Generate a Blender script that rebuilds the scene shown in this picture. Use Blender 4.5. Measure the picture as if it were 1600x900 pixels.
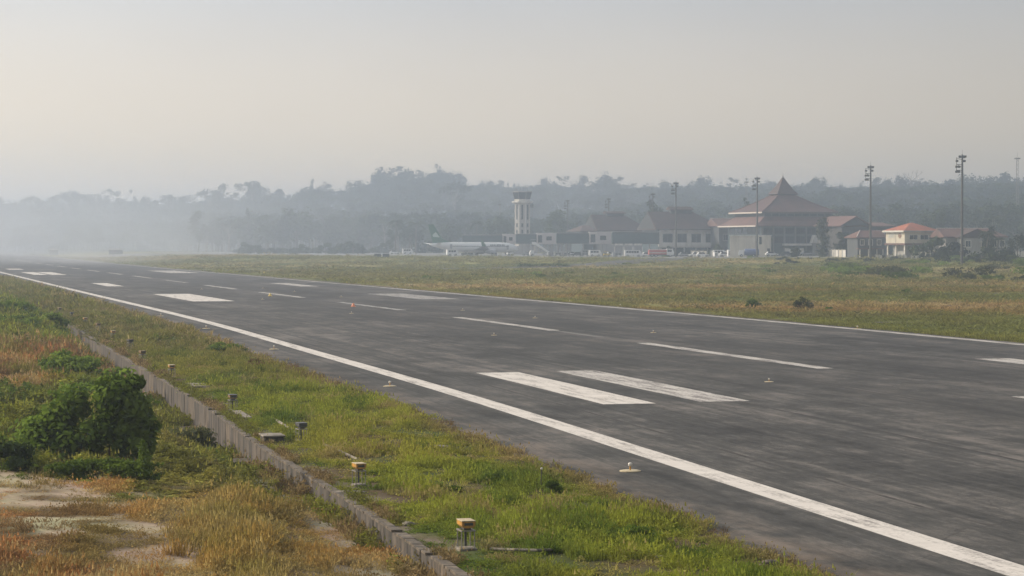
import bpy, math, random
import numpy as np
from mathutils import Vector, Matrix

for o in list(bpy.data.objects):
    bpy.data.objects.remove(o)
scene = bpy.context.scene
COL = scene.collection
R = math.radians
rnd = random.Random(7)
nrg = np.random.default_rng(11)

# ------------------------------------------------------------------ camera
FPX = 3600.0          # focal length in photograph pixels (1600 wide)
CAM_H = 6.3
cam_d = bpy.data.cameras.new('camera')
cam_d.sensor_width = 36.0
cam_d.lens = FPX / 1600 * 36
cam_d.clip_start = 0.5
cam_d.clip_end = 30000
cam = bpy.data.objects.new('camera', cam_d)
cam.location = (0, 0, CAM_H)
cam.rotation_euler = (R(90) - math.atan(69 / FPX), 0, 0)
COL.objects.link(cam)
scene.camera = cam

# ------------------------------------------------------------------ sky and sun
SUN_EL, SUN_AZ = R(27), R(-71)      # azimuth measured from +Y towards +X
w = bpy.data.worlds.new('World')
scene.world = w
w.use_nodes = True
nt = w.node_tree
nt.nodes.clear()
out = nt.nodes.new('ShaderNodeOutputWorld')
bg = nt.nodes.new('ShaderNodeBackground')
sky = nt.nodes.new('ShaderNodeTexSky')
sky.sky_type = 'NISHITA'
sky.sun_disc = False
sky.sun_elevation = SUN_EL
sky.sun_rotation = SUN_AZ
sky.air_density = 1.2
sky.dust_density = 8.0
sky.ozone_density = 1.0
# smoke-laden sky: an even warm grey veil, brighter towards the sun, laid over the Nishita sky
tc = nt.nodes.new('ShaderNodeTexCoord')
dot = nt.nodes.new('ShaderNodeVectorMath'); dot.operation = 'DOT_PRODUCT'
sv = Vector((math.sin(SUN_AZ) * math.cos(SUN_EL), math.cos(SUN_AZ) * math.cos(SUN_EL), math.sin(SUN_EL)))
dot.inputs[1].default_value = sv
rmp = nt.nodes.new('ShaderNodeValToRGB')
mr = nt.nodes.new('ShaderNodeMapRange')
mr.inputs['From Min'].default_value = -1; mr.inputs['From Max'].default_value = 1
e = rmp.color_ramp.elements
e[0].position = 0.0; e[0].color = (2.95, 3.05, 3.45, 1)
e[1].position = 1.0; e[1].color = (9.0, 8.8, 9.0, 1)
m1 = e.new(0.5); m1.color = (3.35, 3.45, 3.85, 1)
m2 = e.new(0.7); m2.color = (5.4, 5.5, 6.1, 1)
# slow large unevenness of the smoke
sn = nt.nodes.new('ShaderNodeTexNoise'); sn.inputs['Scale'].default_value = 5.0; sn.inputs['Detail'].default_value = 4
smap = nt.nodes.new('ShaderNodeMapping'); smap.inputs['Scale'].default_value = (1, 1, 2.5)
smr = nt.nodes.new('ShaderNodeMapRange'); smr.inputs['To Min'].default_value = 0.91; smr.inputs['To Max'].default_value = 1.13
smul = nt.nodes.new('ShaderNodeVectorMath'); smul.operation = 'SCALE'
mix = nt.nodes.new('ShaderNodeMix'); mix.data_type = 'RGBA'; mix.inputs['Factor'].default_value = 0.88
L = nt.links.new
L(tc.outputs['Generated'], dot.inputs[0]); L(dot.outputs['Value'], mr.inputs['Value'])
L(mr.outputs['Result'], rmp.inputs['Fac'])
L(tc.outputs['Generated'], smap.inputs['Vector']); L(smap.outputs['Vector'], sn.inputs['Vector'])
L(sn.outputs['Fac'], smr.inputs['Value'])
L(rmp.outputs['Color'], smul.inputs[0]); L(smr.outputs['Result'], smul.inputs['Scale'])
# the smoke thickens and warms towards the horizon all the way round
sxyz = nt.nodes.new('ShaderNodeSeparateXYZ'); hr = nt.nodes.new('ShaderNodeValToRGB'); hm_ = nt.nodes.new('ShaderNodeVectorMath'); hm_.operation = 'MULTIPLY'
he = hr.color_ramp.elements
he[0].position = 0.0; he[0].color = (2.7, 1.78, .86, 1)
he[1].position = 0.5; he[1].color = (1.06, 1.06, 1.02, 1)
h1 = he.new(0.035); h1.color = (1.92, 1.50, .90, 1)
h2 = he.new(0.11); h2.color = (1.10, 1.09, 1.0, 1)
L(tc.outputs['Generated'], sxyz.inputs[0]); L(sxyz.outputs['Z'], hr.inputs['Fac'])
L(smul.outputs['Vector'], hm_.inputs[0]); L(hr.outputs['Color'], hm_.inputs[1])
L(sky.outputs['Color'], mix.inputs[6]); L(hm_.outputs['Vector'], mix.inputs[7])
L(mix.outputs[2], bg.inputs['Color'])
bg.inputs['Strength'].default_value = 0.12
L(bg.outputs['Background'], out.inputs['Surface'])

sun_d = bpy.data.lights.new('sun', 'SUN')
sun_d.energy = 5.0
sun_d.angle = R(2.5)
sun_d.color = (1.0, 0.87, 0.70)
sun = bpy.data.objects.new('sun', sun_d)
sun.rotation_euler = (-sv).to_track_quat('-Z', 'Y').to_euler()
sun.location = (-50, 50, 80)
COL.objects.link(sun)

vs = scene.view_settings
vs.view_transform = 'Standard'; vs.look = 'None'; vs.exposure = 0.0; vs.gamma = 1.0
vs.use_curve_mapping = False
cy = scene.cycles
cy.use_denoising = True
cy.max_bounces = 6; cy.diffuse_bounces = 3; cy.glossy_bounces = 2; cy.transmission_bounces = 3
cy.transparent_max_bounces = 6; cy.volume_bounces = 1
cy.sample_clamp_indirect = 6

# ------------------------------------------------------------------ small numeric helpers
def hash2(ix, iy, seed):
    h = (ix.astype(np.int64) * 374761393 + iy.astype(np.int64) * 668265263 + seed * 974634777) & 0xFFFFFFFF
    h = ((h ^ (h >> 13)) * 1274126177) & 0xFFFFFFFF
    h = h ^ (h >> 16)
    return (h & 0xFFFFFF) / float(0xFFFFFF)

def vnoise(x, y, seed=0):
    x = np.asarray(x, float); y = np.asarray(y, float)
    ix = np.floor(x); iy = np.floor(y)
    fx = x - ix; fy = y - iy
    fx = fx * fx * (3 - 2 * fx); fy = fy * fy * (3 - 2 * fy)
    a = hash2(ix, iy, seed); b = hash2(ix + 1, iy, seed)
    c = hash2(ix, iy + 1, seed); d = hash2(ix + 1, iy + 1, seed)
    return (a * (1 - fx) + b * fx) * (1 - fy) + (c * (1 - fx) + d * fx) * fy

def fbm(x, y, seed=0, oct=4):
    v = 0; a = 0.5; t = 0
    for i in range(oct):
        v = v + a * vnoise(np.asarray(x) * 2 ** i, np.asarray(y) * 2 ** i, seed + i * 17)
        t += a; a *= 0.5
    return v / t

def sstep(a, b, x):
    t = np.clip((np.asarray(x, float) - a) / (b - a), 0, 1)
    return t * t * (3 - 2 * t)

# left edge line of the runway: X as a function of the distance Y in front of the camera
KD = [-3000, 44, 70, 93.3, 143, 176, 206, 304, 515, 567, 782, 1744, 2300, 9000]
KX = [697.6, 9.78, 3.85, -1.35, -13.8, -22.0, -30.0, -57.0, -114.5, -128.6, -186, -430, -571, -2270]
_gd = np.arange(-1500, 5000, 1.0)
_gx = np.interp(_gd, KD, KX)
_kern = np.hanning(61); _kern /= _kern.sum()
_pad = np.concatenate([_gx[:30] , _gx, _gx[-30:]])
_sm = np.convolve(np.concatenate([2 * _gx[0] - _gx[30:0:-1], _gx, 2 * _gx[-1] - _gx[-2:-32:-1]]), _kern, 'valid')
def XL(d):
    return np.interp(d, _gd, _sm)
def XLs(d):
    return (XL(np.asarray(d) + 2.0) - XL(np.asarray(d) - 2.0)) / 4.0
def rwy(d0, wd):
    """point wd metres to the right of the left edge line, square to the runway"""
    sl = XLs(d0); n = np.sqrt(1 + sl * sl)
    return XL(d0) + wd / n, d0 - sl * wd / n

def at(px, d):
    return (px - 800.0) / FPX * d

# ------------------------------------------------------------------ terrain
def apron_rise(X, Y):
    """the ground climbs about a metre and a half to the level of the apron and terminal"""
    s_ = Y + 0.6 * X
    return 1.6 * sstep(525, 770, s_) + 0.4 * sstep(70, 110, X) * sstep(540, 620, s_)

def wall_sh(d):
    """the drain wall is not quite parallel to the runway: metres it stands nearer than 11.1 m"""
    return np.interp(d, [36, 44, 56, 70, 86, 117, 170, 240], [.55, .5, .38, .0, .0, -.22, -.2, -.1])
def ueff(X, Y):
    """offset from the left edge line with the drain wall straightened to -11.1"""
    uu = (np.asarray(X, float) - XL(Y)) * 0.97
    sh = wall_sh(Y)
    return np.where(uu > -4, uu, np.where(uu > -11 + sh, (uu + 4 * sh / 7) / (1 - sh / 7), uu - sh))
def uinv(U, Y):
    sh = wall_sh(Y)
    return U + sh * np.clip((-4 - U) / 7.0, 0, 1)
def hill_front(px):
    return np.interp(px, [0, 250, 330, 420, 600, 900, 1300, 1600], [1900, 1750, 1450, 1300, 1330, 1280, 1080, 980])
def hill_h(X, Y):
    """wooded rise behind the airfield, highest left of the control tower"""
    X = np.asarray(X, float); Y = np.asarray(Y, float)
    px = 800 + X / np.maximum(Y, 1) * FPX
    top = np.interp(px, [0, 250, 420, 560, 680, 760, 900, 1200, 1600], [30, 28, 26, 38, 46, 36, 34, 31, 31])
    h = top * sstep(0, 1, (Y - hill_front(px)) / 620.0)
    return h * sstep(100, 900, Y)

def ground_z(X, Y):
    X = np.asarray(X, float); Y = np.asarray(Y, float)
    u = (X - XL(Y))
    uu = ueff(X, Y)
    z = np.zeros_like(u)
    # right-hand field
    f = sstep(47.5, 70, uu)
    z = z + f * (0.35 * (fbm(X / 40, Y / 60, 3) - 0.5))
    z = z + apron_rise(X, Y) * sstep(55, 105, uu)
    bank = sstep(380, 520, Y + 0.25 * X) * (1 - sstep(560, 660, Y + .25 * X)) * sstep(40, 90, X)
    z = z + bank * (fbm(X / 14, Y / 40, 9) - 0.35) * 1.4
    # under the asphalt the sheet lies lower
    z = np.where((uu > -3.9) & (uu < 46.3), -0.06, z)
    # left verge
    v = sstep(-3.9, -4.6, uu) * sstep(-11.2, -10.6, uu)
    z = z + v * (0.05 + 0.10 * (fbm(X / 1.7, Y / 2.6, 5) - 0.4))
    # drain and the rough ground beyond it
    left = uu < -11.1
    depth = 0.36 + 0.70 * sstep(62, 84, Y) * (1 - sstep(140, 200, Y))
    fl = -11.15 - uu
    bankz = -depth + (depth + 0.05) * sstep(0.9, 3.2, fl) + 0.35 * sstep(2.5, 9, fl) + 0.5 * (fbm(X / 5, Y / 8, 21) - 0.5) * sstep(1.0, 4, fl)
    fade = 1 - sstep(230, 420, Y)
    z = np.where(left, bankz * fade, z)
    return z + hill_h(X, Y)

def gz(x, y):
    return float(ground_z(np.array([x]), np.array([y]))[0])

# ------------------------------------------------------------------ mesh builder
class MB:
    def __init__(s):
        s.v = []; s.f = []
    def add(s, vs, fs):
        b = len(s.v)
        s.v.extend([tuple(p) for p in vs])
        s.f.extend([tuple(i + b for i in f) for f in fs])
        return s
    def box(s, c, d, rz=0.0, taper=1.0, jitter=0.0):
        cx, cy_, cz = c; hx, hy, hz = d[0] / 2, d[1] / 2, d[2] / 2
        ca, sa = math.cos(rz), math.sin(rz)
        vs = []
        for z in (-1, 1):
            t = taper if z > 0 else 1.0
            for x, y in ((-1, -1), (1, -1), (1, 1), (-1, 1)):
                X, Y = x * hx * t, y * hy * t
                j = [rnd.uniform(-jitter, jitter) for _ in range(3)]
                vs.append((cx + X * ca - Y * sa + j[0], cy_ + X * sa + Y * ca + j[1], cz + z * hz + j[2]))
        return s.add(vs, [(0, 3, 2, 1), (4, 5, 6, 7), (0, 1, 5, 4), (1, 2, 6, 5), (2, 3, 7, 6), (3, 0, 4, 7)])
    def bbox(s, c, d, b=0.02, rz=0.0):
        """box with bevelled upright edges and top"""
        cx, cy_, cz = c; hx, hy, hz = d[0] / 2, d[1] / 2, d[2] / 2
        def ring(ix, iy, z):
            return [(-ix + b, -iy, z), (ix - b, -iy, z), (ix, -iy + b, z), (ix, iy - b, z),
                    (ix - b, iy, z), (-ix + b, iy, z), (-ix, iy - b, z), (-ix, -iy + b, z)]
        rings = [ring(hx - b, hy - b, -hz), ring(hx, hy, -hz + b), ring(hx, hy, hz - b), ring(hx - b, hy - b, hz)]
        ca, sa = math.cos(rz), math.sin(rz)
        vs = [(cx + x * ca - y * sa, cy_ + x * sa + y * ca, cz + z) for r_ in rings for x, y, z in r_]
        fs = [tuple(range(7, -1, -1)), tuple(range(24, 32))]
        for k in range(3):
            for i in range(8):
                j = (i + 1) % 8
                fs.append((k * 8 + i, k * 8 + j, k * 8 + 8 + j, k * 8 + 8 + i))
        return s.add(vs, fs)
    def loft(s, rings, cap=True):
        n = len(rings[0]); vs = [p for r_ in rings for p in r_]; fs = []
        for k in range(len(rings) - 1):
            for i in range(n):
                j = (i + 1) % n
                fs.append((k * n + i, k * n + j, k * n + n + j, k * n + n + i))
        if cap:
            fs.append(tuple(range(n - 1, -1, -1)))
            fs.append(tuple(range((len(rings) - 1) * n, len(rings) * n)))
        return s.add(vs, fs)
    def tube(s, pts, rad, n=6):
        if not isinstance(rad, (list, tuple)):
            rad = [rad] * len(pts)
        rings = []
        for i, p in enumerate(pts):
            p = Vector(p)
            a = Vector(pts[max(i - 1, 0)]); b = Vector(pts[min(i + 1, len(pts) - 1)])
            t = (b - a).normalized()
            u = t.orthogonal().normalized() if abs(t.z) > 0.95 else t.cross(Vector((0, 0, 1))).normalized()
            v = t.cross(u)
            rings.append([p + (u * math.cos(2 * math.pi * k / n) + v * math.sin(2 * math.pi * k / n)) * rad[i] for k in range(n)])
        return s.loft(rings)
    def lathe(s, c, prof, n=12, rot=0.0):
        rings = [[(c[0] + r_ * math.cos(2 * math.pi * k / n + rot), c[1] + r_ * math.sin(2 * math.pi * k / n + rot), c[2] + z) for k in range(n)] for r_, z in prof]
        return s.loft(rings)
    def poly(s, pts, off):
        """closed prism: outline pts pushed along off"""
        n = len(pts); o = Vector(off)
        vs = [Vector(p) for p in pts] + [Vector(p) + o for p in pts]
        fs = [tuple(range(n - 1, -1, -1)), tuple(range(n, 2 * n))]
        for i in range(n):
            j = (i + 1) % n
            fs.append((i, j, n + j, n + i))
        return s.add(vs, fs)
    def quadslab(s, a, b, c, d, t=0.15):
        """a slab of thickness t below the four-cornered face"""
        return s.poly([a, b, c, d], (0, 0, -t))
    def mesh(s, name, m, smooth=False):
        me = bpy.data.meshes.new(name)
        me.from_pydata(s.v, [], s.f)
        if m is not None:
            me.materials.append(m)
        fix_normals(me)
        if smooth:
            me.polygons.foreach_set('use_smooth', [True] * len(me.polygons))
        me.update()
        return me
    def build(s, name, m, parent=None, smooth=False):
        return link(name, s.mesh(name, m, smooth), parent)

import bmesh
def fix_normals(me):
    bm = bmesh.new(); bm.from_mesh(me)
    bmesh.ops.recalc_face_normals(bm, faces=bm.faces)
    bm.to_mesh(me); bm.free()

def link(name, data, parent=None):
    o = bpy.data.objects.new(name, data)
    COL.objects.link(o)
    if parent is not None:
        o.parent = parent
    return o

def tag(o, label=None, cat=None, group=None, kind=None):
    if label: o['label'] = label
    if cat: o['category'] = cat
    if group: o['group'] = group
    if kind: o['kind'] = kind
    return o

def empty(name, loc=(0, 0, 0), rz=0.0, label=None, cat=None, group=None):
    o = bpy.data.objects.new(name, None)
    o.empty_display_size = 0.3
    o.location = loc; o.rotation_euler = (0, 0, rz)
    COL.objects.link(o)
    return tag(o, label, cat, group)

def copy_tree(o, loc=None, rz=None, scale=None, label=None, group=None, parent=None):
    c = o.copy(); COL.objects.link(c)
    if parent is not None: c.parent = parent
    for ch in [x for x in KIDS.get(o.name, [])]:
        copy_tree(ch, parent=c)
    if loc is not None: c.location = loc
    if rz is not None: c.rotation_euler = (0, 0, rz)
    if scale is not None: c.scale = scale if isinstance(scale, tuple) else (scale,) * 3
    if label: c['label'] = label
    if group: c['group'] = group
    return c
KIDS = {}
def remember(o):
    KIDS[o.name] = list(o.children)
    for c in o.children:
        remember(c)
    return o

# ------------------------------------------------------------------ materials
def new_mat(name):
    m = bpy.data.materials.new(name); m.use_nodes = True
    t = m.node_tree
    return m, t, t.nodes['Principled BSDF']

def node(t, kind, **kw):
    n = t.nodes.new(kind)
    for k, v in kw.items():
        if k in ('operation', 'blend_type', 'data_type', 'attribute_name', 'attribute_type', 'noise_dimensions', 'feature', 'interpolation_type'):
            setattr(n, k, v)
        else:
            n.inputs[k].default_value = v
    return n

def ramp(t, fac, stops):
    r_ = t.nodes.new('ShaderNodeValToRGB')
    el = r_.color_ramp.elements
    el[0].position, el[0].color = stops[0][0], (*stops[0][1], 1)
    el[1].position, el[1].color = stops[-1][0], (*stops[-1][1], 1)
    for p, c in stops[1:-1]:
        x = el.new(p); x.color = (*c, 1)
    t.links.new(fac, r_.inputs['Fac'])
    return r_.outputs['Color']

def mixc(t, fac, a, b, mode='MIX'):
    n = t.nodes.new('ShaderNodeMix'); n.data_type = 'RGBA'; n.blend_type = mode
    if isinstance(fac, (int, float)): n.inputs['Factor'].default_value = fac
    else: t.links.new(fac, n.inputs['Factor'])
    for s_, i in ((a, 6), (b, 7)):
        if isinstance(s_, tuple): n.inputs[i].default_value = (*s_, 1)
        else: t.links.new(s_, n.inputs[i])
    return n.outputs[2]

def math_n(t, op, a, b=None, clamp=False):
    n = t.nodes.new('ShaderNodeMath'); n.operation = op; n.use_clamp = clamp
    for s_, i in ((a, 0), (b, 1)):
        if s_ is None: continue
        if isinstance(s_, (int, float)): n.inputs[i].default_value = s_
        else: t.links.new(s_, n.inputs[i])
    return n.outputs[0]

def coords(t, kind='Object', scale=(1, 1, 1)):
    c = t.nodes.new('ShaderNodeTexCoord'); mp = t.nodes.new('ShaderNodeMapping')
    mp.inputs['Scale'].default_value = scale
    t.links.new(c.outputs[kind], mp.inputs['Vector'])
    return mp.outputs['Vector']

def noise(t, vec, scale, detail=4, rough=0.55):
    n = node(t, 'ShaderNodeTexNoise', Scale=scale, Detail=detail, Roughness=rough)
    t.links.new(vec, n.inputs['Vector'])
    return n.outputs['Fac']

MATS = {}
def mat(name, col, rough=0.7, var=0.18, scale=1.5, metal=0.0, grime=None, gscale=0.4, bump=0.0, glo=0.48):
    """plain surface with uneven tone, optional wear of its own colour and fine relief"""
    if name in MATS: return MATS[name]
    m, t, p = new_mat(name)
    v = coords(t)
    n1 = noise(t, v, scale, 5)
    lo = tuple(c * (1 - var) for c in col); hi = tuple(min(1, c * (1 + var)) for c in col)
    c = ramp(t, n1, [(0.3, lo), (0.7, hi)])
    if grime:
        v2 = coords(t, scale=(1, 1, 0.25))
        n2 = noise(t, v2, gscale, 6, 0.65)
        c = mixc(t, ramp(t, n2, [(glo, (0, 0, 0)), (glo + .2, (1, 1, 1))]), c, grime)
    t.links.new(c, p.inputs['Base Color'])
    p.inputs['Roughness'].default_value = rough
    p.inputs['Metallic'].default_value = metal
    if bump:
        b = t.nodes.new('ShaderNodeBump'); b.inputs['Strength'].default_value = bump; b.inputs['Distance'].default_value = 0.02
        t.links.new(noise(t, v, scale * 12, 4), b.inputs['Height']); t.links.new(b.outputs['Normal'], p.inputs['Normal'])
    MATS[name] = m
    return m

def leaf_mat(name, col, trans=0.35, attr=None, inst=False, var=0.35):
    """leaves: diffuse with light coming through; tone differs from leaf clump to leaf clump"""
    if name in MATS: return MATS[name]
    m, t, p = new_mat(name)
    t.nodes.remove(p)
    o = t.nodes['Material Output']
    a = t.nodes.new('ShaderNodeAttribute')
    if inst:
        a.attribute_type = 'INSTANCER'; a.attribute_name = 'tint'; c = a.outputs['Color']
        g = t.nodes.new('ShaderNodeAttribute'); g.attribute_name = 'var'
        k = math_n(t, 'MULTIPLY_ADD', g.outputs['Fac'], 0.7)
        t.nodes[-1].inputs[2].default_value = 0.65
        n = t.nodes.new('ShaderNodeVectorMath'); n.operation = 'SCALE'
        t.links.new(c, n.inputs[0]); t.links.new(k, n.inputs['Scale']); c = n.outputs['Vector']
    else:
        a.attribute_name = 'var'
        oi = t.nodes.new('ShaderNodeObjectInfo')
        lo = tuple(x * (1 - var) for x in col); hi = (col[0] * (1 + var * 1.5), col[1] * (1 + var), col[2] * (1 + var * .6))
        c = ramp(t, a.outputs['Fac'], [(0.0, lo), (1.0, hi)])
        hs = t.nodes.new('ShaderNodeHueSaturation')
        hs.inputs['Saturation'].default_value = 0.95
        t.links.new(math_n(t, 'MULTIPLY_ADD', oi.outputs['Random'], 0.5), hs.inputs['Value'])
        t.nodes[-1].inputs[2].default_value = 0.75
        t.links.new(c, hs.inputs['Color']); c = hs.outputs['Color']
    d = t.nodes.new('ShaderNodeBsdfDiffuse'); tr = t.nodes.new('ShaderNodeBsdfTranslucent'); mx = t.nodes.new('ShaderNodeMixShader')
    mx.inputs['Fac'].default_value = trans
    t.links.new(c, d.inputs['Color']); t.links.new(c, tr.inputs['Color'])
    t.links.new(d.outputs[0], mx.inputs[1]); t.links.new(tr.outputs[0], mx.inputs[2])
    t.links.new(mx.outputs[0], o.inputs['Surface'])
    MATS[name] = m
    return m

def pmesh(name, V, F, m, var=None, smooth=False):
    """mesh from numpy arrays; var = one tone value per face"""
    me = bpy.data.meshes.new(name)
    me.from_pydata(V.tolist() if hasattr(V, 'tolist') else V, [], F.tolist() if hasattr(F, 'tolist') else F)
    if var is not None:
        at_ = me.attributes.new('var', 'FLOAT', 'FACE')
        at_.data.foreach_set('value', np.asarray(var, np.float32))
    if m: me.materials.append(m)
    if smooth: me.polygons.foreach_set('use_smooth', [True] * len(me.polygons))
    me.update()
    return me

# ------------------------------------------------------------------ ground sheet
def grid_mesh(name, us, ds, zfun, m, colfun=None, shear=0.97):
    U, D = np.meshgrid(np.array(us), np.array(ds))
    X = XL(D) + uinv(U, D) / shear
    Z = zfun(X, D)
    V = np.stack([X.ravel(), D.ravel(), Z.ravel()], 1)
    nu, nd = len(us), len(ds)
    i = np.arange(nd - 1)[:, None] * nu + np.arange(nu - 1)[None, :]
    F = np.stack([i, i + 1, i + nu + 1, i + nu], -1).reshape(-1, 4)
    me = pmesh(name, V, F, m, smooth=True)
    if colfun is not None:
        c = colfun(X.ravel(), D.ravel())
        a = me.attributes.new('soil', 'FLOAT_COLOR', 'POINT')
        a.data.foreach_set('color', np.concatenate([c, np.ones((len(c), 1))], 1).astype(np.float32).ravel())
    return me

def lerp(a, b, t):
    t = np.asarray(t)[..., None]
    return np.asarray(a) * (1 - t) + np.asarray(b) * t

SAND = np.array([.40, .325, .25]); SOIL = np.array([.13, .095, .06])
GREEN = np.array([.085, .105, .028]); OLIVE = np.array([.235, .22, .085]); TAN = np.array([.34, .28, .14])
FOREST = np.array([.03, .04, .02]); RED = np.array([.27, .185, .10]); CONC = np.array([.30, .26, .21])

def sand_mask(X, Y):
    """two bare sandy tongues in the near left corner and scattered bare spots"""
    n = fbm(X * 0.9, Y * 0.45, 31, 4) - 0.5
    a = sstep(51.5, 52.7, Y + n * 2) * sstep(61, 59, Y + n * 3 - .2 * (X + 11)) * sstep(-8.8, -10.2, X + n * 3.0) * sstep(.22, .40, fbm(X / .8, Y / 1.6, 55))
    b = sstep(46.6, 47.6, Y + n * 2) * sstep(51.2, 50, Y + n * 3) * sstep(-6.4, -8.4, X + n * 4) * sstep(.30, .46, fbm(X / .9, Y / 1.5, 56))
    c = sstep(0.60, 0.72, fbm(X * 0.8, Y * 0.3, 47)) * sstep(66, 50, Y) * 0.8
    return np.clip(1.2 * a + 1.2 * b + c, 0, 1)

def dry_mask(X, Y):
    """how dry the rough left side is: brown near the camera and in the far left, green in between"""
    n = fbm(X / 2.2, Y / 5.0, 77) - 0.5
    near = sstep(63, 54, Y + 14 * n - 0.6 * (X + 8))
    far = np.exp(-((Y - 112 + 30 * n) / 26) ** 2) * sstep(-16.5, -20.5, X + 0.13 * (112 - Y) + 5 * n)
    return np.clip(near + far, 0, 1)

def soil(X, Y):
    u = ueff(X, Y)
    n = fbm(X / 3, Y / 6, 15)
    c = np.tile(GREEN * 0.8, (len(X), 1))
    # verge
    v = lerp(SOIL * 0.8, GREEN * .8, sstep(.3, .6, n))
    c = np.where(((u > -11.2) & (u < 0))[:, None], v, c)
    edge = np.exp(-((u + 4.2) / 0.5) ** 2) * (u < 0)
    c = lerp(c, SOIL * 0.75, edge * .8)
    wall_side = np.exp(-((u + 10.6) / 0.45) ** 2) * (u > -11.2)
    c = lerp(c, CONC * .6, wall_side * sstep(.45, .6, fbm(X * .7, Y * .5, 8)))
    # left
    lm = u < -11.2
    dl = lerp(OLIVE * .75, SOIL * 1.2, dry_mask(X, Y))
    dl = lerp(dl, SAND, sand_mask(X, Y))
    fl = np.clip((-11.2 - u), 0, 99)
    dl = lerp(dl, CONC * .85, (fl < 1.15) * sstep(.2, .5, fbm(X, Y * .4, 12) + .1))
    c = np.where(lm[:, None], dl, c)
    # right field
    f = u > 46
    fx = lerp(OLIVE, TAN * .9, sstep(.45, .68, fbm(X / 60, Y / 38, 61)))
    fx = lerp(fx, GREEN * .95, sstep(.46, .62, fbm(X / 45, Y / 30, 64)))
    fx = lerp(fx, RED, .5 * sstep(.56, .7, fbm(X / 35, Y / 16, 68)) * sstep(520, 300, Y))
    fx = lerp(fx, SAND * .9, sstep(.69, .76, fbm(X / 9, Y / 7, 69)) * sstep(20, 45, X) * sstep(420, 250, Y) * .9)
    fx = lerp(fx, GREEN * 1.1, np.exp(-((u - 49) / 2.0) ** 2) * .8)
    fx = lerp(fx, SOIL * .6, np.exp(-((u - 46.6) / .8) ** 2) * .8)
    c = np.where(f[:, None], fx, c)
    return lerp(c, FOREST, sstep(1250, 1500, Y))

def ground_material():
    m, t, p = new_mat('ground')
    a = t.nodes.new('ShaderNodeAttribute'); a.attribute_name = 'soil'
    v = coords(t)
    vl = coords(t, scale=(1, .55, 1))
    n1 = noise(t, v, 9.0, 5, .7); n2 = noise(t, vl, .9, 6, .65); n3 = noise(t, vl, .09, 6, .6)
    k = math_n(t, 'ADD', math_n(t, 'MULTIPLY', n1, .5), math_n(t, 'MULTIPLY', n2, .9))
    k = math_n(t, 'ADD', k, math_n(t, 'MULTIPLY', n3, .6))
    s_ = t.nodes.new('ShaderNodeVectorMath'); s_.operation = 'SCALE'
    t.links.new(a.outputs['Color'], s_.inputs[0]); t.links.new(k, s_.inputs['Scale'])
    tint = ramp(t, noise(t, vl, .35, 5, .6), [(.35, (.86, 1.0, .8)), (.65, (1.14, 1.0, 1.05))])
    t.links.new(mixc(t, 1.0, s_.outputs['Vector'], tint, 'MULTIPLY'), p.inputs['Base Color'])
    p.inputs['Roughness'].default_value = 1.0
    p.inputs['Specular IOR Level'].default_value = 0.1
    b = t.nodes.new('ShaderNodeBump'); b.inputs['Strength'].default_value = .8; b.inputs['Distance'].default_value = .12
    t.links.new(noise(t, v, 5, 6, .7), b.inputs['Height']); t.links.new(b.outputs['Normal'], p.inputs['Normal'])
    return m

us = [-4200, -2800, -1800, -1200, -800, -500, -320, -220, -150, -110, -85, -65, -50] + list(np.arange(-42, -13, .45)) + \
     [-12.9, -12.5, -12.2, -12.0, -11.8, -11.5, -11.3, -11.16, -11.08, -10.9] + list(np.arange(-10.6, -3.9, .4)) + [-3.85] + \
     [0, 15, 30, 45, 46.2, 46.4, 46.8] + list(np.arange(47.5, 72, 1.6)) + list(np.arange(72, 220, 4)) + \
     [230, 245, 265, 290, 330, 380, 450, 550, 700, 900, 1200, 1700, 2400, 3400, 4800]
ds = [-900, -500, -200, -60, 0, 20, 32] + list(np.arange(36, 110, .5)) + list(36 + 74 * np.exp(np.linspace(0.012, 3.2, 260))) + [2000, 2300, 2800, 3400, 4200, 5200, 6500]
def base_z(X, Y):
    return ground_z(X, Y) - hill_h(X, Y)
ground = link('ground', grid_mesh('ground', us, ds, base_z, ground_material(), soil))
tag(ground, kind='structure')
# wooded hills behind the airfield
hill_m = mat('hill_floor', (.04, .05, .025), .95, .35, .05)
hx = []
us2 = list(np.linspace(-2400, 3600, 160)); ds2 = list(np.linspace(980, 5200, 110))
hill = link('hill', grid_mesh('hill', us2, ds2, lambda X, Y: hill_h(X, Y) - .6 - 1.5 * (hill_h(X, Y) < .3), hill_m))
tag(hill, kind='structure')

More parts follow.
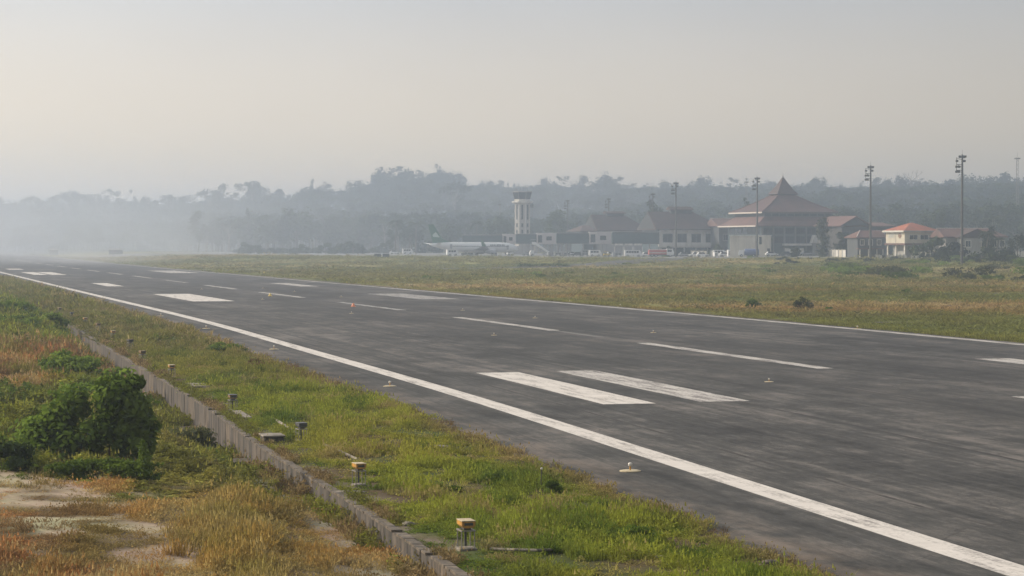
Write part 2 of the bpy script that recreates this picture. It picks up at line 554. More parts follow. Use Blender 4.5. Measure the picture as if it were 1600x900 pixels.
# ------------------------------------------------------------------ runway, taxiway, apron
def asphalt_material(name, base, warm, lanes=True):
    m, t, p = new_mat(name)
    uv = t.nodes.new('ShaderNodeUVMap'); uv.uv_map = 'UVMap'
    def mp(sc):
        x = t.nodes.new('ShaderNodeMapping'); x.inputs['Scale'].default_value = sc
        t.links.new(uv.outputs['UV'], x.inputs['Vector']); return x.outputs['Vector']
    sp = t.nodes.new('ShaderNodeSeparateXYZ'); t.links.new(uv.outputs['UV'], sp.inputs[0])
    n_big = noise(t, mp((.12, .05, 1)), 1.0, 6, .65)
    n_str = noise(t, mp((1.3, .045, 1)), 1.0, 5, .6)       # along the runway: tyre and sweeper streaks
    n_blot = noise(t, mp((.5, .28, 1)), 1.0, 9, .75)
    n_long = noise(t, mp((2.0, .010, 1)), 1.0, 6, .7)      # long wheel lines
    n_grit = noise(t, mp((4.0, 1.2, 1)), 1.0, 5, .8)
    n_fine = noise(t, mp((30, 30, 1)), 1.0, 3, .7)
    k = math_n(t, 'ADD', math_n(t, 'MULTIPLY', n_big, 1.15), math_n(t, 'MULTIPLY', n_str, .5))
    k = math_n(t, 'ADD', k, math_n(t, 'MULTIPLY', n_blot, 1.1))
    k = math_n(t, 'ADD', k, math_n(t, 'MULTIPLY', n_fine, .35))
    k = math_n(t, 'ADD', k, math_n(t, 'MULTIPLY', n_long, .8))
    k = math_n(t, 'ADD', k, math_n(t, 'MULTIPLY', n_grit, .6))
    k = math_n(t, 'DIVIDE', k, 4.5)
    dk = tuple(c * .36 for c in base); lt = tuple(c * 1.9 for c in warm)
    c = ramp(t, k, [(.44, dk), (.5, base), (.565, lt)])
    if lanes:
        # rubber laid down by wheels either side of the centreline
        off = math_n(t, 'ABSOLUTE', math_n(t, 'SUBTRACT', math_n(t, 'ABSOLUTE', math_n(t, 'SUBTRACT', sp.outputs[0], 22.3)), 4.5))
        ln = math_n(t, 'SUBTRACT', 1.0, math_n(t, 'DIVIDE', off, 5.5), clamp=True)
        rub = math_n(t, 'MULTIPLY', ln, ramp(t, n_long, [(.40, (0, 0, 0)), (.58, (1, 1, 1))]))
        c = mixc(t, math_n(t, 'MULTIPLY', rub, .8), c, tuple(x * .5 for x in base))
        # older, browner surface and washed-on soil outside the edge line
        sh = math_n(t, 'SUBTRACT', 1.0, math_n(t, 'DIVIDE', math_n(t, 'ADD', sp.outputs[0], 4.3), 2.6), clamp=True)
        c = mixc(t, math_n(t, 'MULTIPLY', sh, ramp(t, n_blot, [(.42, (0, 0, 0)), (.66, (1, 1, 1))])), c, (.17, .125, .09))
    if lanes:
        # long paving joints, filled and broken in places
        fr = math_n(t, 'FRACT', math_n(t, 'ADD', math_n(t, 'DIVIDE', math_n(t, 'ADD', sp.outputs[0], math_n(t, 'MULTIPLY', n_big, .5)), 7.4), .12))
        jn = math_n(t, 'LESS_THAN', math_n(t, 'ABSOLUTE', math_n(t, 'SUBTRACT', fr, .5)), .011)
        c = mixc(t, math_n(t, 'MULTIPLY', jn, ramp(t, n_blot, [(.40, (0, 0, 0)), (.55, (.8, .8, .8))])), c, (.018, .017, .016))
    # fine cracks
    vo = t.nodes.new('ShaderNodeTexVoronoi'); vo.feature = 'DISTANCE_TO_EDGE'; vo.inputs['Scale'].default_value = 1.0
    wv = t.nodes.new('ShaderNodeVectorMath'); wv.operation = 'ADD'
    t.links.new(mp((.22, .10, 1)), wv.inputs[0])
    nn = t.nodes.new('ShaderNodeTexNoise'); nn.inputs['Scale'].default_value = 1.0; nn.inputs['Detail'].default_value = 4
    t.links.new(mp((.5, .5, 1)), nn.inputs['Vector'])
    sc = t.nodes.new('ShaderNodeVectorMath'); sc.operation = 'SCALE'; sc.inputs['Scale'].default_value = .35
    t.links.new(nn.outputs['Color'], sc.inputs[0]); t.links.new(sc.outputs['Vector'], wv.inputs[1])
    t.links.new(wv.outputs['Vector'], vo.inputs['Vector'])
    cr = math_n(t, 'LESS_THAN', vo.outputs['Distance'], .005)
    c = mixc(t, math_n(t, 'MULTIPLY', cr, .45), c, (.03, .028, .026))
    t.links.new(c, p.inputs['Base Color'])
    p.inputs['Roughness'].default_value = .85
    p.inputs['Specular IOR Level'].default_value = .25
    b = t.nodes.new('ShaderNodeBump'); b.inputs['Strength'].default_value = .35; b.inputs['Distance'].default_value = .01
    t.links.new(n_fine, b.inputs['Height']); t.links.new(b.outputs['Normal'], p.inputs['Normal'])
    return m

def ribbon(name, m, s_list, w_fun, z, thick=0.0):
    """strip along the runway: w_fun(s) -> list of offsets from the left edge line"""
    V = []; UV = []; F = []
    for s in s_list:
        for wd in w_fun(s):
            x, y = rwy(s, wd); V.append((float(x), float(y), z)); UV.append((wd, s))
    n = len(w_fun(s_list[0]))
    for i in range(len(s_list) - 1):
        for k in range(n - 1):
            a = i * n + k; F.append((a, a + 1, a + n + 1, a + n))
    if thick:
        b = len(V); L_ = len(s_list)
        for side in (0, n - 1):
            for i in range(L_):
                p = V[i * n + side]; V.append((p[0], p[1], p[2] - thick)); UV.append(UV[i * n + side])
        for i in range(L_ - 1):
            a = i * n; F.append((a, a + n, b + i + 1, b + i))
            a = i * n + n - 1; F.append((a + n, a, b + L_ + i, b + L_ + i + 1))
    me = bpy.data.meshes.new(name); me.from_pydata(V, [], F)
    uvl = me.uv_layers.new(name='UVMap')
    for lp in me.loops:
        uvl.data[lp.index].uv = UV[lp.vertex_index]
    me.materials.append(m); me.update()
    return me

asph = asphalt_material('asphalt', (.054, .053, .049), (.074, .067, .060))
def w_runway(s):
    jag = 0.55 * (float(fbm(np.array([s / 2.2]), np.array([1.0]), 5)[0]) - .5) + .9 * (float(fbm(np.array([s / 14.]), np.array([3.0]), 6)[0]) - .5)
    jr = .5 * (float(fbm(np.array([s / 5.]), np.array([9.0]), 8)[0]) - .5)
    return [-4.0 + jag, -2, 0, 10, 22, 34, 44.6, 45.7 + jr]
ss = list(np.arange(-300, 30, 30.)) + list(np.arange(30, 200, .8)) + list(np.arange(200, 600, 5.)) + list(np.arange(600, 2350, 40.))
runway = tag(link('runway', ribbon('runway', asph, ss, w_runway, 0.0, .12)), kind='structure')

def paint_material(name, col, wear, axis_scale=(1.2, .15, 1)):
    m, t, p = new_mat(name)
    uv = t.nodes.new('ShaderNodeUVMap'); uv.uv_map = 'UVMap'
    def mp(sc):
        x = t.nodes.new('ShaderNodeMapping'); x.inputs['Scale'].default_value = sc
        t.links.new(uv.outputs['UV'], x.inputs['Vector']); return x.outputs['Vector']
    n1 = noise(t, mp(axis_scale), 2.0, 7, .7); n2 = noise(t, mp((9, 9, 1)), 1.0, 4, .7); n3 = noise(t, mp((.3, 1.6, 1)), 1.0, 5, .65)
    k = math_n(t, 'ADD', math_n(t, 'MULTIPLY', n1, .6), math_n(t, 'MULTIPLY', n2, .4))
    c = ramp(t, n3, [(.3, tuple(x * .82 for x in col)), (.65, col)])
    c = mixc(t, ramp(t, k, [(wear, (0, 0, 0)), (wear + .16, (1, 1, 1))]), c, (.11, .10, .095))
    t.links.new(c, p.inputs['Base Color']); p.inputs['Roughness'].default_value = .8
    p.inputs['Specular IOR Level'].default_value = .2
    return m
paint = paint_material('runway_paint', (.62, .585, .54), .50)
worn = paint_material('worn_paint', (.54, .515, .48), .44)
very_worn = paint_material('very_worn_paint', (.42, .41, .39), .42)

ghost = paint_material('ghost_paint', (.17, .165, .155), .45)
def strip(name, m, s0, s1, w0, w1, label=None, step=6.0):
    sl = list(np.linspace(s0, s1, max(2, int((s1 - s0) / step))))
    o = link(name, ribbon(name, m, sl, lambda s: [w0, w1], .004), runway)
    if label: o['label'] = label
    return o
strip('edge_line', paint, -250, 1500, -.45, .45, 'broad white line along the near edge of the runway')
strip('edge_line', worn, -100, 2300, 44.15, 45.0, 'worn white line along the far edge of the runway')
for k in range(-2, 16):
    s1 = 146.3 - 5.3 + 51 * k
    strip('centreline_dash', worn if k in (0, 1, -1) else very_worn if k in (2, 5) else worn, s1 - 30, s1, 21.85, 22.75)
    if k == 1:
        strip('centreline_dash', ghost, s1 - 42, s1 - 31.5, 21.95, 22.55)
def marks(kind, m, rects):
    for (a, b, c, d) in rects:
        strip(kind, m, a, b, c, d)
marks('touchdown_bar', paint, [(89.4, 111.4, 4.25, 6.4)])
marks('touchdown_bar', worn, [(89.9, 112.0, 8.4, 10.5), (95.5, 118, 33.9, 36.0), (95.5, 118, 38.1, 40.2)])
marks('touchdown_bar', paint, [(340, 367, 7.0, 9.5), (466, 512, 4.4, 7.2), (466, 512, 7.9, 11.0), (560, 582, 4.4, 8.0)])
marks('touchdown_bar', worn, [(332, 360, 34.6, 37.4), (488, 532, 34.6, 41.0)])
marks('aiming_block', paint, [(250, 287, 7.5, 12.1)])
marks('aiming_block', very_worn, [(253, 282, 33.8, 38.4)])

conc_m = mat('apron_concrete', (.19, .185, .18), .85, .15, .12, grime=(.13, .125, .12), gscale=.05)
taxi_m = asphalt_material('taxiway_asphalt', (.075, .073, .073), (.085, .08, .078), lanes=False)
def poly_sheet(name, pts, m, dz, sub=14):
    """strip between two polylines laid on the terrain"""
    V = []; F = []; UV = []
    A, B = pts
    n = len(A)
    for i in range(n):
        for k in range(sub + 1):
            x = A[i][0] + (B[i][0] - A[i][0]) * k / sub; y = A[i][1] + (B[i][1] - A[i][1]) * k / sub
            V.append((x, y, float(base_z(np.array([x]), np.array([y]))[0]) + dz)); UV.append((x, y))
    for i in range(n - 1):
        for k in range(sub):
            a = i * (sub + 1) + k; F.append((a, a + sub + 1, a + sub + 2, a + 1))
    me = bpy.data.meshes.new(name); me.from_pydata(V, [], F); me.materials.append(m)
    uvl = me.uv_layers.new(name='UVMap')
    for lp in me.loops: uvl.data[lp.index].uv = UV[lp.vertex_index]
    me.update(); return me
# apron: its near edge runs back to the left
tt = np.linspace(0, 1, 24)
A = [(-230 + 340 * t, 1118 - 420 * t + 26 * math.sin(math.pi * t) * -1) for t in tt]
B = [(-150 + 330 * t, 1290 - 330 * t) for t in tt]
apron = tag(link('apron', poly_sheet('apron', (A, B), conc_m, .05)), kind='structure')
tp = [(-74, 548), (-50, 556), (-19, 567), (8, 590), (24, 622), (35, 665), (49, 720), (62, 780), (72, 835)]
def offs(pts, w_):
    o = []
    for i, p in enumerate(pts):
        a = Vector(pts[max(i - 1, 0)]); b = Vector(pts[min(i + 1, len(pts) - 1)])
        d_ = (b - a).normalized(); o.append((p[0] - d_.y * w_, p[1] + d_.x * w_))
    return o
def dens(pts, k=6):
    o = []
    for a, b in zip(pts[:-1], pts[1:]):
        for i in range(k): o.append((a[0] + (b[0] - a[0]) * i / k, a[1] + (b[1] - a[1]) * i / k))
    return o + [pts[-1]]
tp = dens(tp)
taxiway = tag(link('taxiway', poly_sheet('taxiway', (offs(tp, 8), offs(tp, -8)), taxi_m, .03, 4)), kind='structure')

# ------------------------------------------------------------------ drain wall
def lxy(d, u):
    """point at distance d, u metres right of the left edge line"""
    sl = float(XLs(d)); d0 = d + sl * u / math.sqrt(1 + sl * sl)
    return rwy(d0, u)
def wxy(d, u):
    return lxy(d, u + float(wall_sh(d)))
wall_m = mat('stained_concrete', (.105, .086, .068), .9, .3, 1.2, grime=(.028, .025, .022), gscale=2.2, bump=.5, glo=.40)
wall_pale = mat('pale_stained_concrete', (.15, .118, .086), .9, .3, 1.4, grime=(.030, .024, .019), gscale=3.2, bump=.5, glo=.40)
cope_m = mat('coping_concrete', (.15, .12, .088), .9, .35, 3.0, grime=(.04, .034, .026), gscale=3.5, bump=.4, glo=.42)
x0, y0 = wxy(42, -11.1)
wall = empty('drain_wall', (float(x0), float(y0), 0), 0, 'stained concrete drain wall between the rough grass and the green verge', 'wall')
def wall_piece(a, b, w0, w1, z0, z1, jit=0.012):
    p = [wxy(a, w0), wxy(a, w1), wxy(b, w1), wxy(b, w0)]
    mb = MB()
    pts = [(float(q[0]) - float(x0) + rnd.uniform(-jit, jit), float(q[1]) - float(y0)) for q in p]
    zt = z1 + rnd.uniform(-jit, jit) * .7
    mb.add([(x, y, z0) for x, y in pts] + [(x, y, zt) for x, y in pts],
           [(3, 2, 1, 0), (4, 5, 6, 7), (0, 1, 5, 4), (1, 2, 6, 5), (2, 3, 7, 6), (3, 0, 4, 7)])
    return mb
s = 38.0
while s < 165:
    ln = rnd.choice((1.1, 1.3, 1.5))
    mb = wall_piece(s + .005, s + ln - .005, -11.22 + rnd.uniform(-.006, .006), -11.06, -1.25, .06, .006)
    mb.build('panel', wall_pale if rnd.random() < .14 else wall_m, wall)
    s += ln
far = MB()
while s < 236:
    ln = 2.4
    q = wall_piece(s + .02, s + ln - .02, -11.22, -11.06, -1.0, .06); far.add(q.v, q.f); s += ln
tag(far.build('panel', wall_m, wall), kind='stuff')
s = 38.0
while s < 120:
    ln = rnd.uniform(.42, .62) * (1 if s < 80 else 1.7)
    if rnd.random() > .07:
        mb = wall_piece(s + .006, s + ln - .006, -11.25 + rnd.uniform(-.012, .012), -11.03 + rnd.uniform(-.02, .02), .064, .112 + rnd.uniform(-.004, .006), .006)
        mb.build('coping_block', cope_m, wall)
    s += ln
far = MB()
while s < 225:
    ln = 1.6
    q = wall_piece(s + .02, s + ln - .02, -11.25, -11.03, .064, .115); far.add(q.v, q.f); s += ln
tag(far.build('coping_block', cope_m, wall), kind='stuff')
# broken floor slabs in the drain
fx0, fy0 = wxy(60, -11.8)
flo = empty('drain_floor', (float(fx0), float(fy0), -.9)); tag(flo, kind='structure')
s = 72.
while s < 108:
    ln = rnd.uniform(1.2, 2.2)
    p = [wxy(s + .03, -12.25 + rnd.uniform(-.2, .1)), wxy(s + .03, -11.26), wxy(s + ln, -11.26), wxy(s + ln, -12.25 + rnd.uniform(-.2, .1))]
    dz = rnd.uniform(-.03, .04)
    zb = float(base_z(np.array([p[0][0]]), np.array([p[0][1]]))[0]) if False else -(0.36 + 0.70 * float(sstep(62, 84, s)))
    pts = [(float(q[0] - fx0), float(q[1] - fy0), zb + .9 + .10 + dz) for q in p]
    if rnd.random() < .85:
        MB().poly(pts, (0, 0, -.12)).build('floor_slab', wall_pale, flo)
    s += ln + .05

# ------------------------------------------------------------------ lights and small fittings near the runway
orange = mat('orange_paint', (.50, .25, .03), .5, .25, 7, grime=(.22, .13, .05), gscale=6, glo=.44)
dark_or = mat('worn_orange_paint', (.20, .12, .035), .55, .25, 6, grime=(.08, .06, .04), gscale=5)
pale_top = mat('pale_lid', (.44, .36, .22), .55, .2, 7, grime=(.27, .2, .1), gscale=6)  # lid colour paler than the housing
galv = mat('galvanised_steel', (.24, .22, .20), .5, .15, 6, metal=.3)
dark_metal = mat('dark_metal', (.055, .055, .055), .5, .2, 6)
white_p = mat('white_plastic', (.55, .52, .46), .5, .08, 5)
lens_m = mat('lens_glass', (.05, .06, .07), .08, .1, 5)
cream = mat('cream_paint', (.45, .38, .24), .6, .15, 5, grime=(.4, .33, .2), gscale=4)
slab_m = mat('slab_concrete', (.27, .235, .19), .9, .25, 3, grime=(.10, .09, .07), gscale=2.5, bump=.3, glo=.42)

def light_unit(d, w_, label, body, top, sc=1.0, rz=0.0):
    x, y = lxy(d, w_); x, y = float(x), float(y)
    z = gz(x, y)
    t = empty('approach_light_unit', (x, y, z), math.atan(-float(XLs(d))) + rz, label, 'light unit', 'box light units on legs along the drain wall')
    t.scale = (sc * .9,) * 3
    MB().bbox((0, 0, -.02), (.42, .46, .16), .02).build('base_slab', slab_m, t)
    for sx in (-.15, .15):
        for sy in (-.19, .19):
            MB().tube([(sx, sy, .06), (sx, sy, .45)], .014, 6).build('leg', galv, t)
    f = MB()
    for sx in (-.15, .15): f.box((sx, 0, .452), (.034, .46, .03))
    for sy in (-.2, .2): f.box((0, sy, .4525), (.266, .034, .024))
    f.build('leg_frame', galv, t)
    MB().tube([(0, .05, .08), (0, .05, .5)], .03, 8).build('cable_post', dark_metal, t)
    MB().box((0, 0, .495), (.16, .26, .05)).build('bracket', dark_metal, t)
    hous = MB()
    pr = [(-.10, .52), (.10, .52), (.155, .575), (.155, .665), (-.155, .665), (-.155, .575)]
    hous.poly([(x_, -.24, z_) for x_, z_ in pr], (0, .48, 0))
    h = hous.build('housing', body, t)
    MB().bbox((0, 0, .678), (.33, .51, .024), .008).build('lid', top, h)
    MB().box((0, -.243, .61), (.20, .008, .06)).build('lens', lens_m, h)
    return t
units = [
 (46.9, -9.8, 'orange box light on four thin legs closest to the camera on the green verge', orange, pale_top, 1.0),
 (59.2, -10.0, 'orange box light on legs beside the bend of drain wall, second nearest', orange, pale_top, .95),
 (72.5, -9.7, 'dark weathered box light standing beside the flat concrete hatch', dark_metal, dark_metal, .95),
 (86.0, -10.4, 'dark brown box light on legs above the dark wall near the leafy bush', dark_or, dark_metal, 1.0),
 (107., -10.7, 'orange box light with bright lid behind the mossy slab, past the leafy bush', orange, pale_top, 1.0),
 (121., -10.8, 'dull greenish box light on tall legs just beyond a bright lidded one', dark_or, dark_or, 1.0),
 (136., -10.2, 'dark box light in brown grass, between a dull and a yellow one', dark_metal, dark_or, 1.0),
 (149., -10.2, 'small yellow box light far along the verge, followed by a pale slab', orange, pale_top, 1.0),
 (163., -10.2, 'small dull box light far along the wall, before its last bright lid', dark_or, dark_or, 1.0),
 (176., -10.2, 'far small box light with pale yellow lid by the end of the wall', orange, pale_top, 1.0),
 (190., -10.2, 'tiny dark box light, second farthest of the row along the wall', dark_metal, dark_metal, 1.0),
 (204., -10.2, 'tiny farthest box light where the wall vanishes into bushes', dark_or, pale_top, 1.0)]
for a in units: light_unit(*a, rz=R(rnd.uniform(-6, 6)) + R(8))

def thing_mesh(name, mb, m, loc, label, cat, group=None, rz=0, smooth=False):
    o = mb.build(name, m, None, smooth); o.location = loc; o.rotation_euler = (0, 0, rz)
    return tag(o, label, cat, group)

# flat concrete hatch beside the wall
x, y = map(float, lxy(72.5, -10.6))
h = empty('concrete_hatch', (x, y, gz(x, y)), R(14), 'square concrete hatch with pale slab lid beside the drain wall', 'hatch')
MB().bbox((0, 0, .06), (.62, .95, .22), .02).build('plinth', wall_m, h)
MB().bbox((0, 0, .195), (.72, 1.06, .055), .02).build('lid', slab_m, h)
for d_, w_, lb, sz in ((101, -10.2, 'mossy flat concrete slab lying beside the wall', (.9, 2.6, .10)), (144, -10.1, 'pale thin slab on the verge before the far yellow light', (.8, 3.0, .1)),
                       (83, -10.45, 'broken grey slab edge beside the wall under a dark light', (.45, 3.4, .08))):
    x, y = map(float, lxy(d_, w_))
    thing_mesh('concrete_slab', MB().box((0, 0, .05), sz, jitter=.03), slab_m, (x, y, gz(x, y)), lb, 'slab', rz=R(14))
def pipe(name, pts, r_, m, label, cat):
    P = []
    for d_, w_, dz in pts:
        x, y = map(float, lxy(d_, w_)); P.append((x, y, gz(x, y) + dz))
    o = P[0]
    return thing_mesh(name, MB().tube([(p[0] - o[0], p[1] - o[1], p[2] - o[2]) for p in P], r_, 7), m, o, label, cat)
pipe('cable_pipe', [(46.5, -9.4, .06), (46.1, -9.0, .09), (46.0, -8.6, .10), (46.2, -8.3, .09), (46.6, -8.15, .03)], .03, slab_m, 'short pale pipe curving through grass beside the nearest light', 'pipe')
pipe('cable_duct', [(85, -9.55, .05), (81, -9.5, .07), (77, -9.5, .06), (74.5, -9.5, .05)], .05, slab_m, 'thin pale duct running through the grass behind the hatch', 'duct')
pipe('cable_duct', [(70.5, -9.3, .08), (68, -9.1, .08), (66.5, -8.9, .02)], .04, slab_m, 'short pale duct lying in front of the hatch', 'duct')
# thin stake with a white top in the verge
x, y = map(float, lxy(58.5, -5.6))
st = empty('marker_stake', (x, y, gz(x, y)), 0, 'thin dark stake with a small white top standing in bright grass', 'stake')
MB().tube([(0, 0, -.05), (.02, 0, .48)], .012, 6).build('stick', dark_metal, st)
MB().lathe((.02, 0, .48), [(.012, 0), (.03, .01), (.03, .04), (.012, .055)], 8).build('cap', white_p, st)
# stones along the verge
def stone(d_, w_, s_, label, m=None):
    x, y = map(float, lxy(d_, w_))
    bm = bmesh.new(); bmesh.ops.create_icosphere(bm, subdivisions=2, radius=1)
    for v in bm.verts:
        k = 1 + .35 * (float(vnoise(np.array([v.co.x * 1.7 + d_]), np.array([v.co.y * 1.7 + v.co.z * 2]), 3)[0]) - .5)
        v.co = Vector((v.co.x * s_[0] * k, v.co.y * s_[1] * k, v.co.z * s_[2] * k))
    me = bpy.data.meshes.new('stone'); bm.to_mesh(me); bm.free(); me.materials.append(m or slab_m)
    o = link('stone', me); o.location = (x, y, gz(x, y) + s_[2] * .35)
    return tag(o, label, 'stone')
stone(44.3, -4.6, (.22, .13, .11), 'whitish stone on the asphalt edge at the bottom of the picture', cope_m)
stone(45.5, -6.3, (.2, .12, .06), 'flat pale stone half sunk in green grass near the bottom edge')
stone(70.5, -5.9, (.45, .25, .06), 'broken flat pale rubble lying midway across the green verge')
stone(51, -10.2, (.16, .1, .07), 'small pale lump of concrete beside wall near the second light')
stone(57.5, -10.5, (.4, .2, .06), 'pale flat rubble by the wall foot of the second nearest light')

# elevated edge lights: base plate, stem, lamp
def edge_light():
    t = empty('runway_light', (0, 0, 0))
    MB().lathe((0, 0, 0), [(.30, 0), (.30, .02), (.24, .035), (.06, .04)], 14).build('base_plate', cream, t)
    MB().tube([(0, 0, .035), (0, 0, .142)], .022, 8).build('stem', orange, t)
    hd = MB().lathe((0, 0, .14), [(.03, 0), (.055, .01), (.062, .035)], 12).build('lamp_base', white_p, t)
    MB().lathe((0, 0, .175), [(.058, 0), (.062, .03), (.045, .06), (.015, .07)], 12).build('lamp_dome', white_p, hd)
    return remember(t)
proto_light = edge_light()
first = True
def place_light(px, py, label, group, sc=1.0, w_=None):
    global first
    d_ = FPX * CAM_H / (py - 381.0); x = at(px, d_)
    z = .002 if -3.9 < (x - XL(d_)) * .97 < 45.5 else gz(x, d_)
    o = proto_light if first else copy_tree(proto_light)
    first = False
    o.location = (float(x), d_, z); o.scale = (sc,) * 3; o.rotation_euler = (0, 0, rnd.uniform(0, 6))
    tag(o, label, 'runway light', group)
g1 = 'edge lights along the near edge of the runway'
place_light(985, 737, 'white topped light on a cream disc, biggest of those outside the near edge line', g1)
place_light(609, 604, 'white topped light on asphalt near grass, second nearest outside the near edge line', g1)
place_light(428, 546, 'small white light outside the near edge line, third nearest to the camera', g1)
place_light(322, 513.5, 'small white light outside the near edge line, level with a dark green shrub', g1)
place_light(251, 494, 'tiny whitish light outside the near edge line, last before the far grass', g1)
g2 = 'inset lights standing on the runway surface'
for (px, py, lb) in ((1202, 597, 'white lamp on bare asphalt right of the two painted bars'), (772, 524, 'small white lamp on asphalt left below a centreline dash'),
                     (549, 490, 'tiny white lamp left of the dark streak below an orange marker'), (410, 468, 'tiny white lamp beside the yellow marker on the far runway'),
                     (1021, 520, 'small white lamp beyond the centreline, just above a long dash'), (836, 497, 'small white lamp between the centreline and far edge, right of a dash end'),
                     (723, 485, 'small white lamp beyond the centreline above the long dash start'), (533, 464, 'tiny white lamp near the worn painted block, left of it'),
                     (460, 456, 'tiny pale lamp on far runway above a thin dash'), (315, 452, 'tiny pale lamp beside the end of the large white block'), (411, 450.5, 'tiny pale lamp farthest up the runway on its far half')):
    place_light(px, py, lb, g2, .72)
g3 = 'edge lights along the far edge of the runway'
for (px, py, lb) in ((1340, 514, 'pinkish white light at the grass edge beyond the far line, nearest of its row'), (969, 479, 'small white light at the far grass edge, second nearest of the row'),
                     (890, 472, 'small white light at the far grass edge, right of a brown patch'), (763, 461, 'tiny white light at the far grass edge above the dashes')):
    place_light(px, py, lb, g3, 1.0)
cone_or = mat('marker_orange', (.75, .26, .12), .6, .1, 5); cone_ye = mat('marker_yellow', (.72, .52, .10), .6, .1, 5)
for px, py, m_, lb in ((552, 479.5, cone_or, 'small orange cone standing on a centreline dash'), (422, 463, cone_ye, 'small yellow cone at the start of a farther centreline dash'), (413, 427, cone_ye, 'distant yellow cone on the grass beyond the far edge line')):
    d_ = FPX * CAM_H / (py - 381.0); x = float(at(px, d_))
    c = empty('marker_cone', (x, d_, 0.005), 0, lb, 'cone')
    MB().bbox((0, 0, .03), (.5, .5, .05), .02).build('base', m_, c)
    MB().lathe((0, 0, .06), [(.2, 0), (.09, .27), (.05, .3)], 12).build('body', m_, c)
# rocks in the far field
for px, py, s_, lb in ((1483, 481, (.5, .35, .22), 'white boulder lying alone in the right field'), (1457, 491, (1.7, .5, .1), 'low pale rubble heap in the right field'), (1400, 505, (2.6, .6, .1), 'long pale stony scrape near the far runway edge'),
                       (1210, 441, (1.3, .6, .15), 'pale distant stones in the middle of the field'), (1575, 459, (2.4, .7, .12), 'pale stones at the right end of the field'), (1515, 514, (1.6, .5, .07), 'flat pink-white rubble near the far edge line at right')):
    d_ = FPX * CAM_H / (py - 381.0); x = float(at(px, d_))
    bm = bmesh.new(); bmesh.ops.create_icosphere(bm, subdivisions=3, radius=1)
    for v in bm.verts:
        k = 1 + .8 * (float(vnoise(np.array([v.co.x * 3 + px]), np.array([v.co.y * 3 + v.co.z * 4]), 3)[0]) - .5)
        v.co = Vector((v.co.x * s_[0] * k, v.co.y * s_[1] * k, v.co.z * s_[2] * k))
    me = bpy.data.meshes.new('boulder'); bm.to_mesh(me); bm.free(); me.materials.append(slab_m)
    o = link('boulder', me); o.location = (x, d_, gz(x, d_)); tag(o, lb, 'stone')
# ------------------------------------------------------------------ grass (stuff): tufts instanced on points
grass_col = bpy.data.collections.new('tuft_shapes')     # kept out of the scene, only instanced
def tuft_mesh(name, n, h, spread, wdt, lean, seed, heads=False):
    g = np.random.default_rng(seed)
    V = []; F = []; var = []
    for i in range(n):
        a = g.uniform(0, 2 * math.pi); r_ = spread * math.sqrt(g.uniform())
        bx, by = r_ * math.cos(a), r_ * math.sin(a)
        hh = h * g.uniform(.45, 1.1); ln = lean * hh * g.uniform(.3, 1.3); aa = a + g.normal(0, .9)
        dx, dy = math.cos(aa), math.sin(aa)
        wa = g.uniform(0, math.pi); wx, wy = math.cos(wa) * wdt / 2, math.sin(wa) * wdt / 2
        b = len(V)
        V += [(bx - wx, by - wy, -.02), (bx + wx, by + wy, -.02),
              (bx + dx * ln * .35 + wx * .85, by + dy * ln * .35 + wy * .85, hh * .6), (bx + dx * ln * .35 - wx * .85, by + dy * ln * .35 - wy * .85, hh * .6),
              (bx + dx * ln, by + dy * ln, hh * (1 - .25 * lean * g.uniform()))]
        F += [(b, b + 1, b + 2, b + 3), (b + 3, b + 2, b + 4)]
        k = g.uniform(); var += [k, min(1, k + .15)]
        if heads and g.uniform() < .3:
            b = len(V); tx, ty, tz = V[-1]
            s_ = .022
            V += [(tx - s_, ty, tz), (tx + s_, ty, tz), (tx, ty, tz + .09), (tx, ty - s_, tz), (tx, ty + s_, tz)]
            F += [(b, b + 1, b + 2), (b + 3, b + 4, b + 2)]; var += [1.0, .9]
    return pmesh(name, V, F, leaf_mat('grass_blade', (.1, .14, .03), .4, inst=True), var)
def forb_mesh(name, n, h, spread, leaf, seed):
    """low broad-leaved weed"""
    g = np.random.default_rng(seed)
    V = []; F = []; var = []
    for i in range(n):
        a = g.uniform(0, 2 * math.pi); r_ = spread * g.uniform() ** .6; z = h * g.uniform(.15, 1) * (1 - .5 * r_ / spread)
        c = Vector((r_ * math.cos(a), r_ * math.sin(a), z))
        u = Vector((g.normal(), g.normal(), g.normal() * .5)).normalized(); v = u.cross(Vector((g.normal() * .5, g.normal() * .5, 1)).normalized()).normalized()
        s_ = leaf * g.uniform(.6, 1.3); b = len(V)
        V += [tuple(c - u * s_), tuple(c + v * s_ * .45), tuple(c + u * s_), tuple(c - v * s_ * .45)]
        F.append((b, b + 1, b + 2, b + 3)); var.append(g.uniform())
    return pmesh(name, V, F, leaf_mat('grass_blade', (.1, .14, .03), .4, inst=True), var)

shapes = [tuft_mesh('tuft_short', 14, .10, .09, .016, .8, 1), tuft_mesh('tuft_mid', 16, .17, .11, .017, .9, 2),
          tuft_mesh('tuft_tall', 16, .34, .11, .015, .8, 3, True), tuft_mesh('tuft_fine', 24, .28, .15, .011, 1.1, 4, True),
          forb_mesh('weed_low', 26, .16, .16, .05, 5), forb_mesh('weed_tall', 34, .42, .17, .06, 6),
          tuft_mesh('clump_far', 26, .30, .40, .05, .9, 7), forb_mesh('shrub_far', 60, .8, .5, .14, 8)]
for i, me in enumerate(shapes):
    o = bpy.data.objects.new('%02d_%s' % (i, me.name), me); grass_col.objects.link(o)

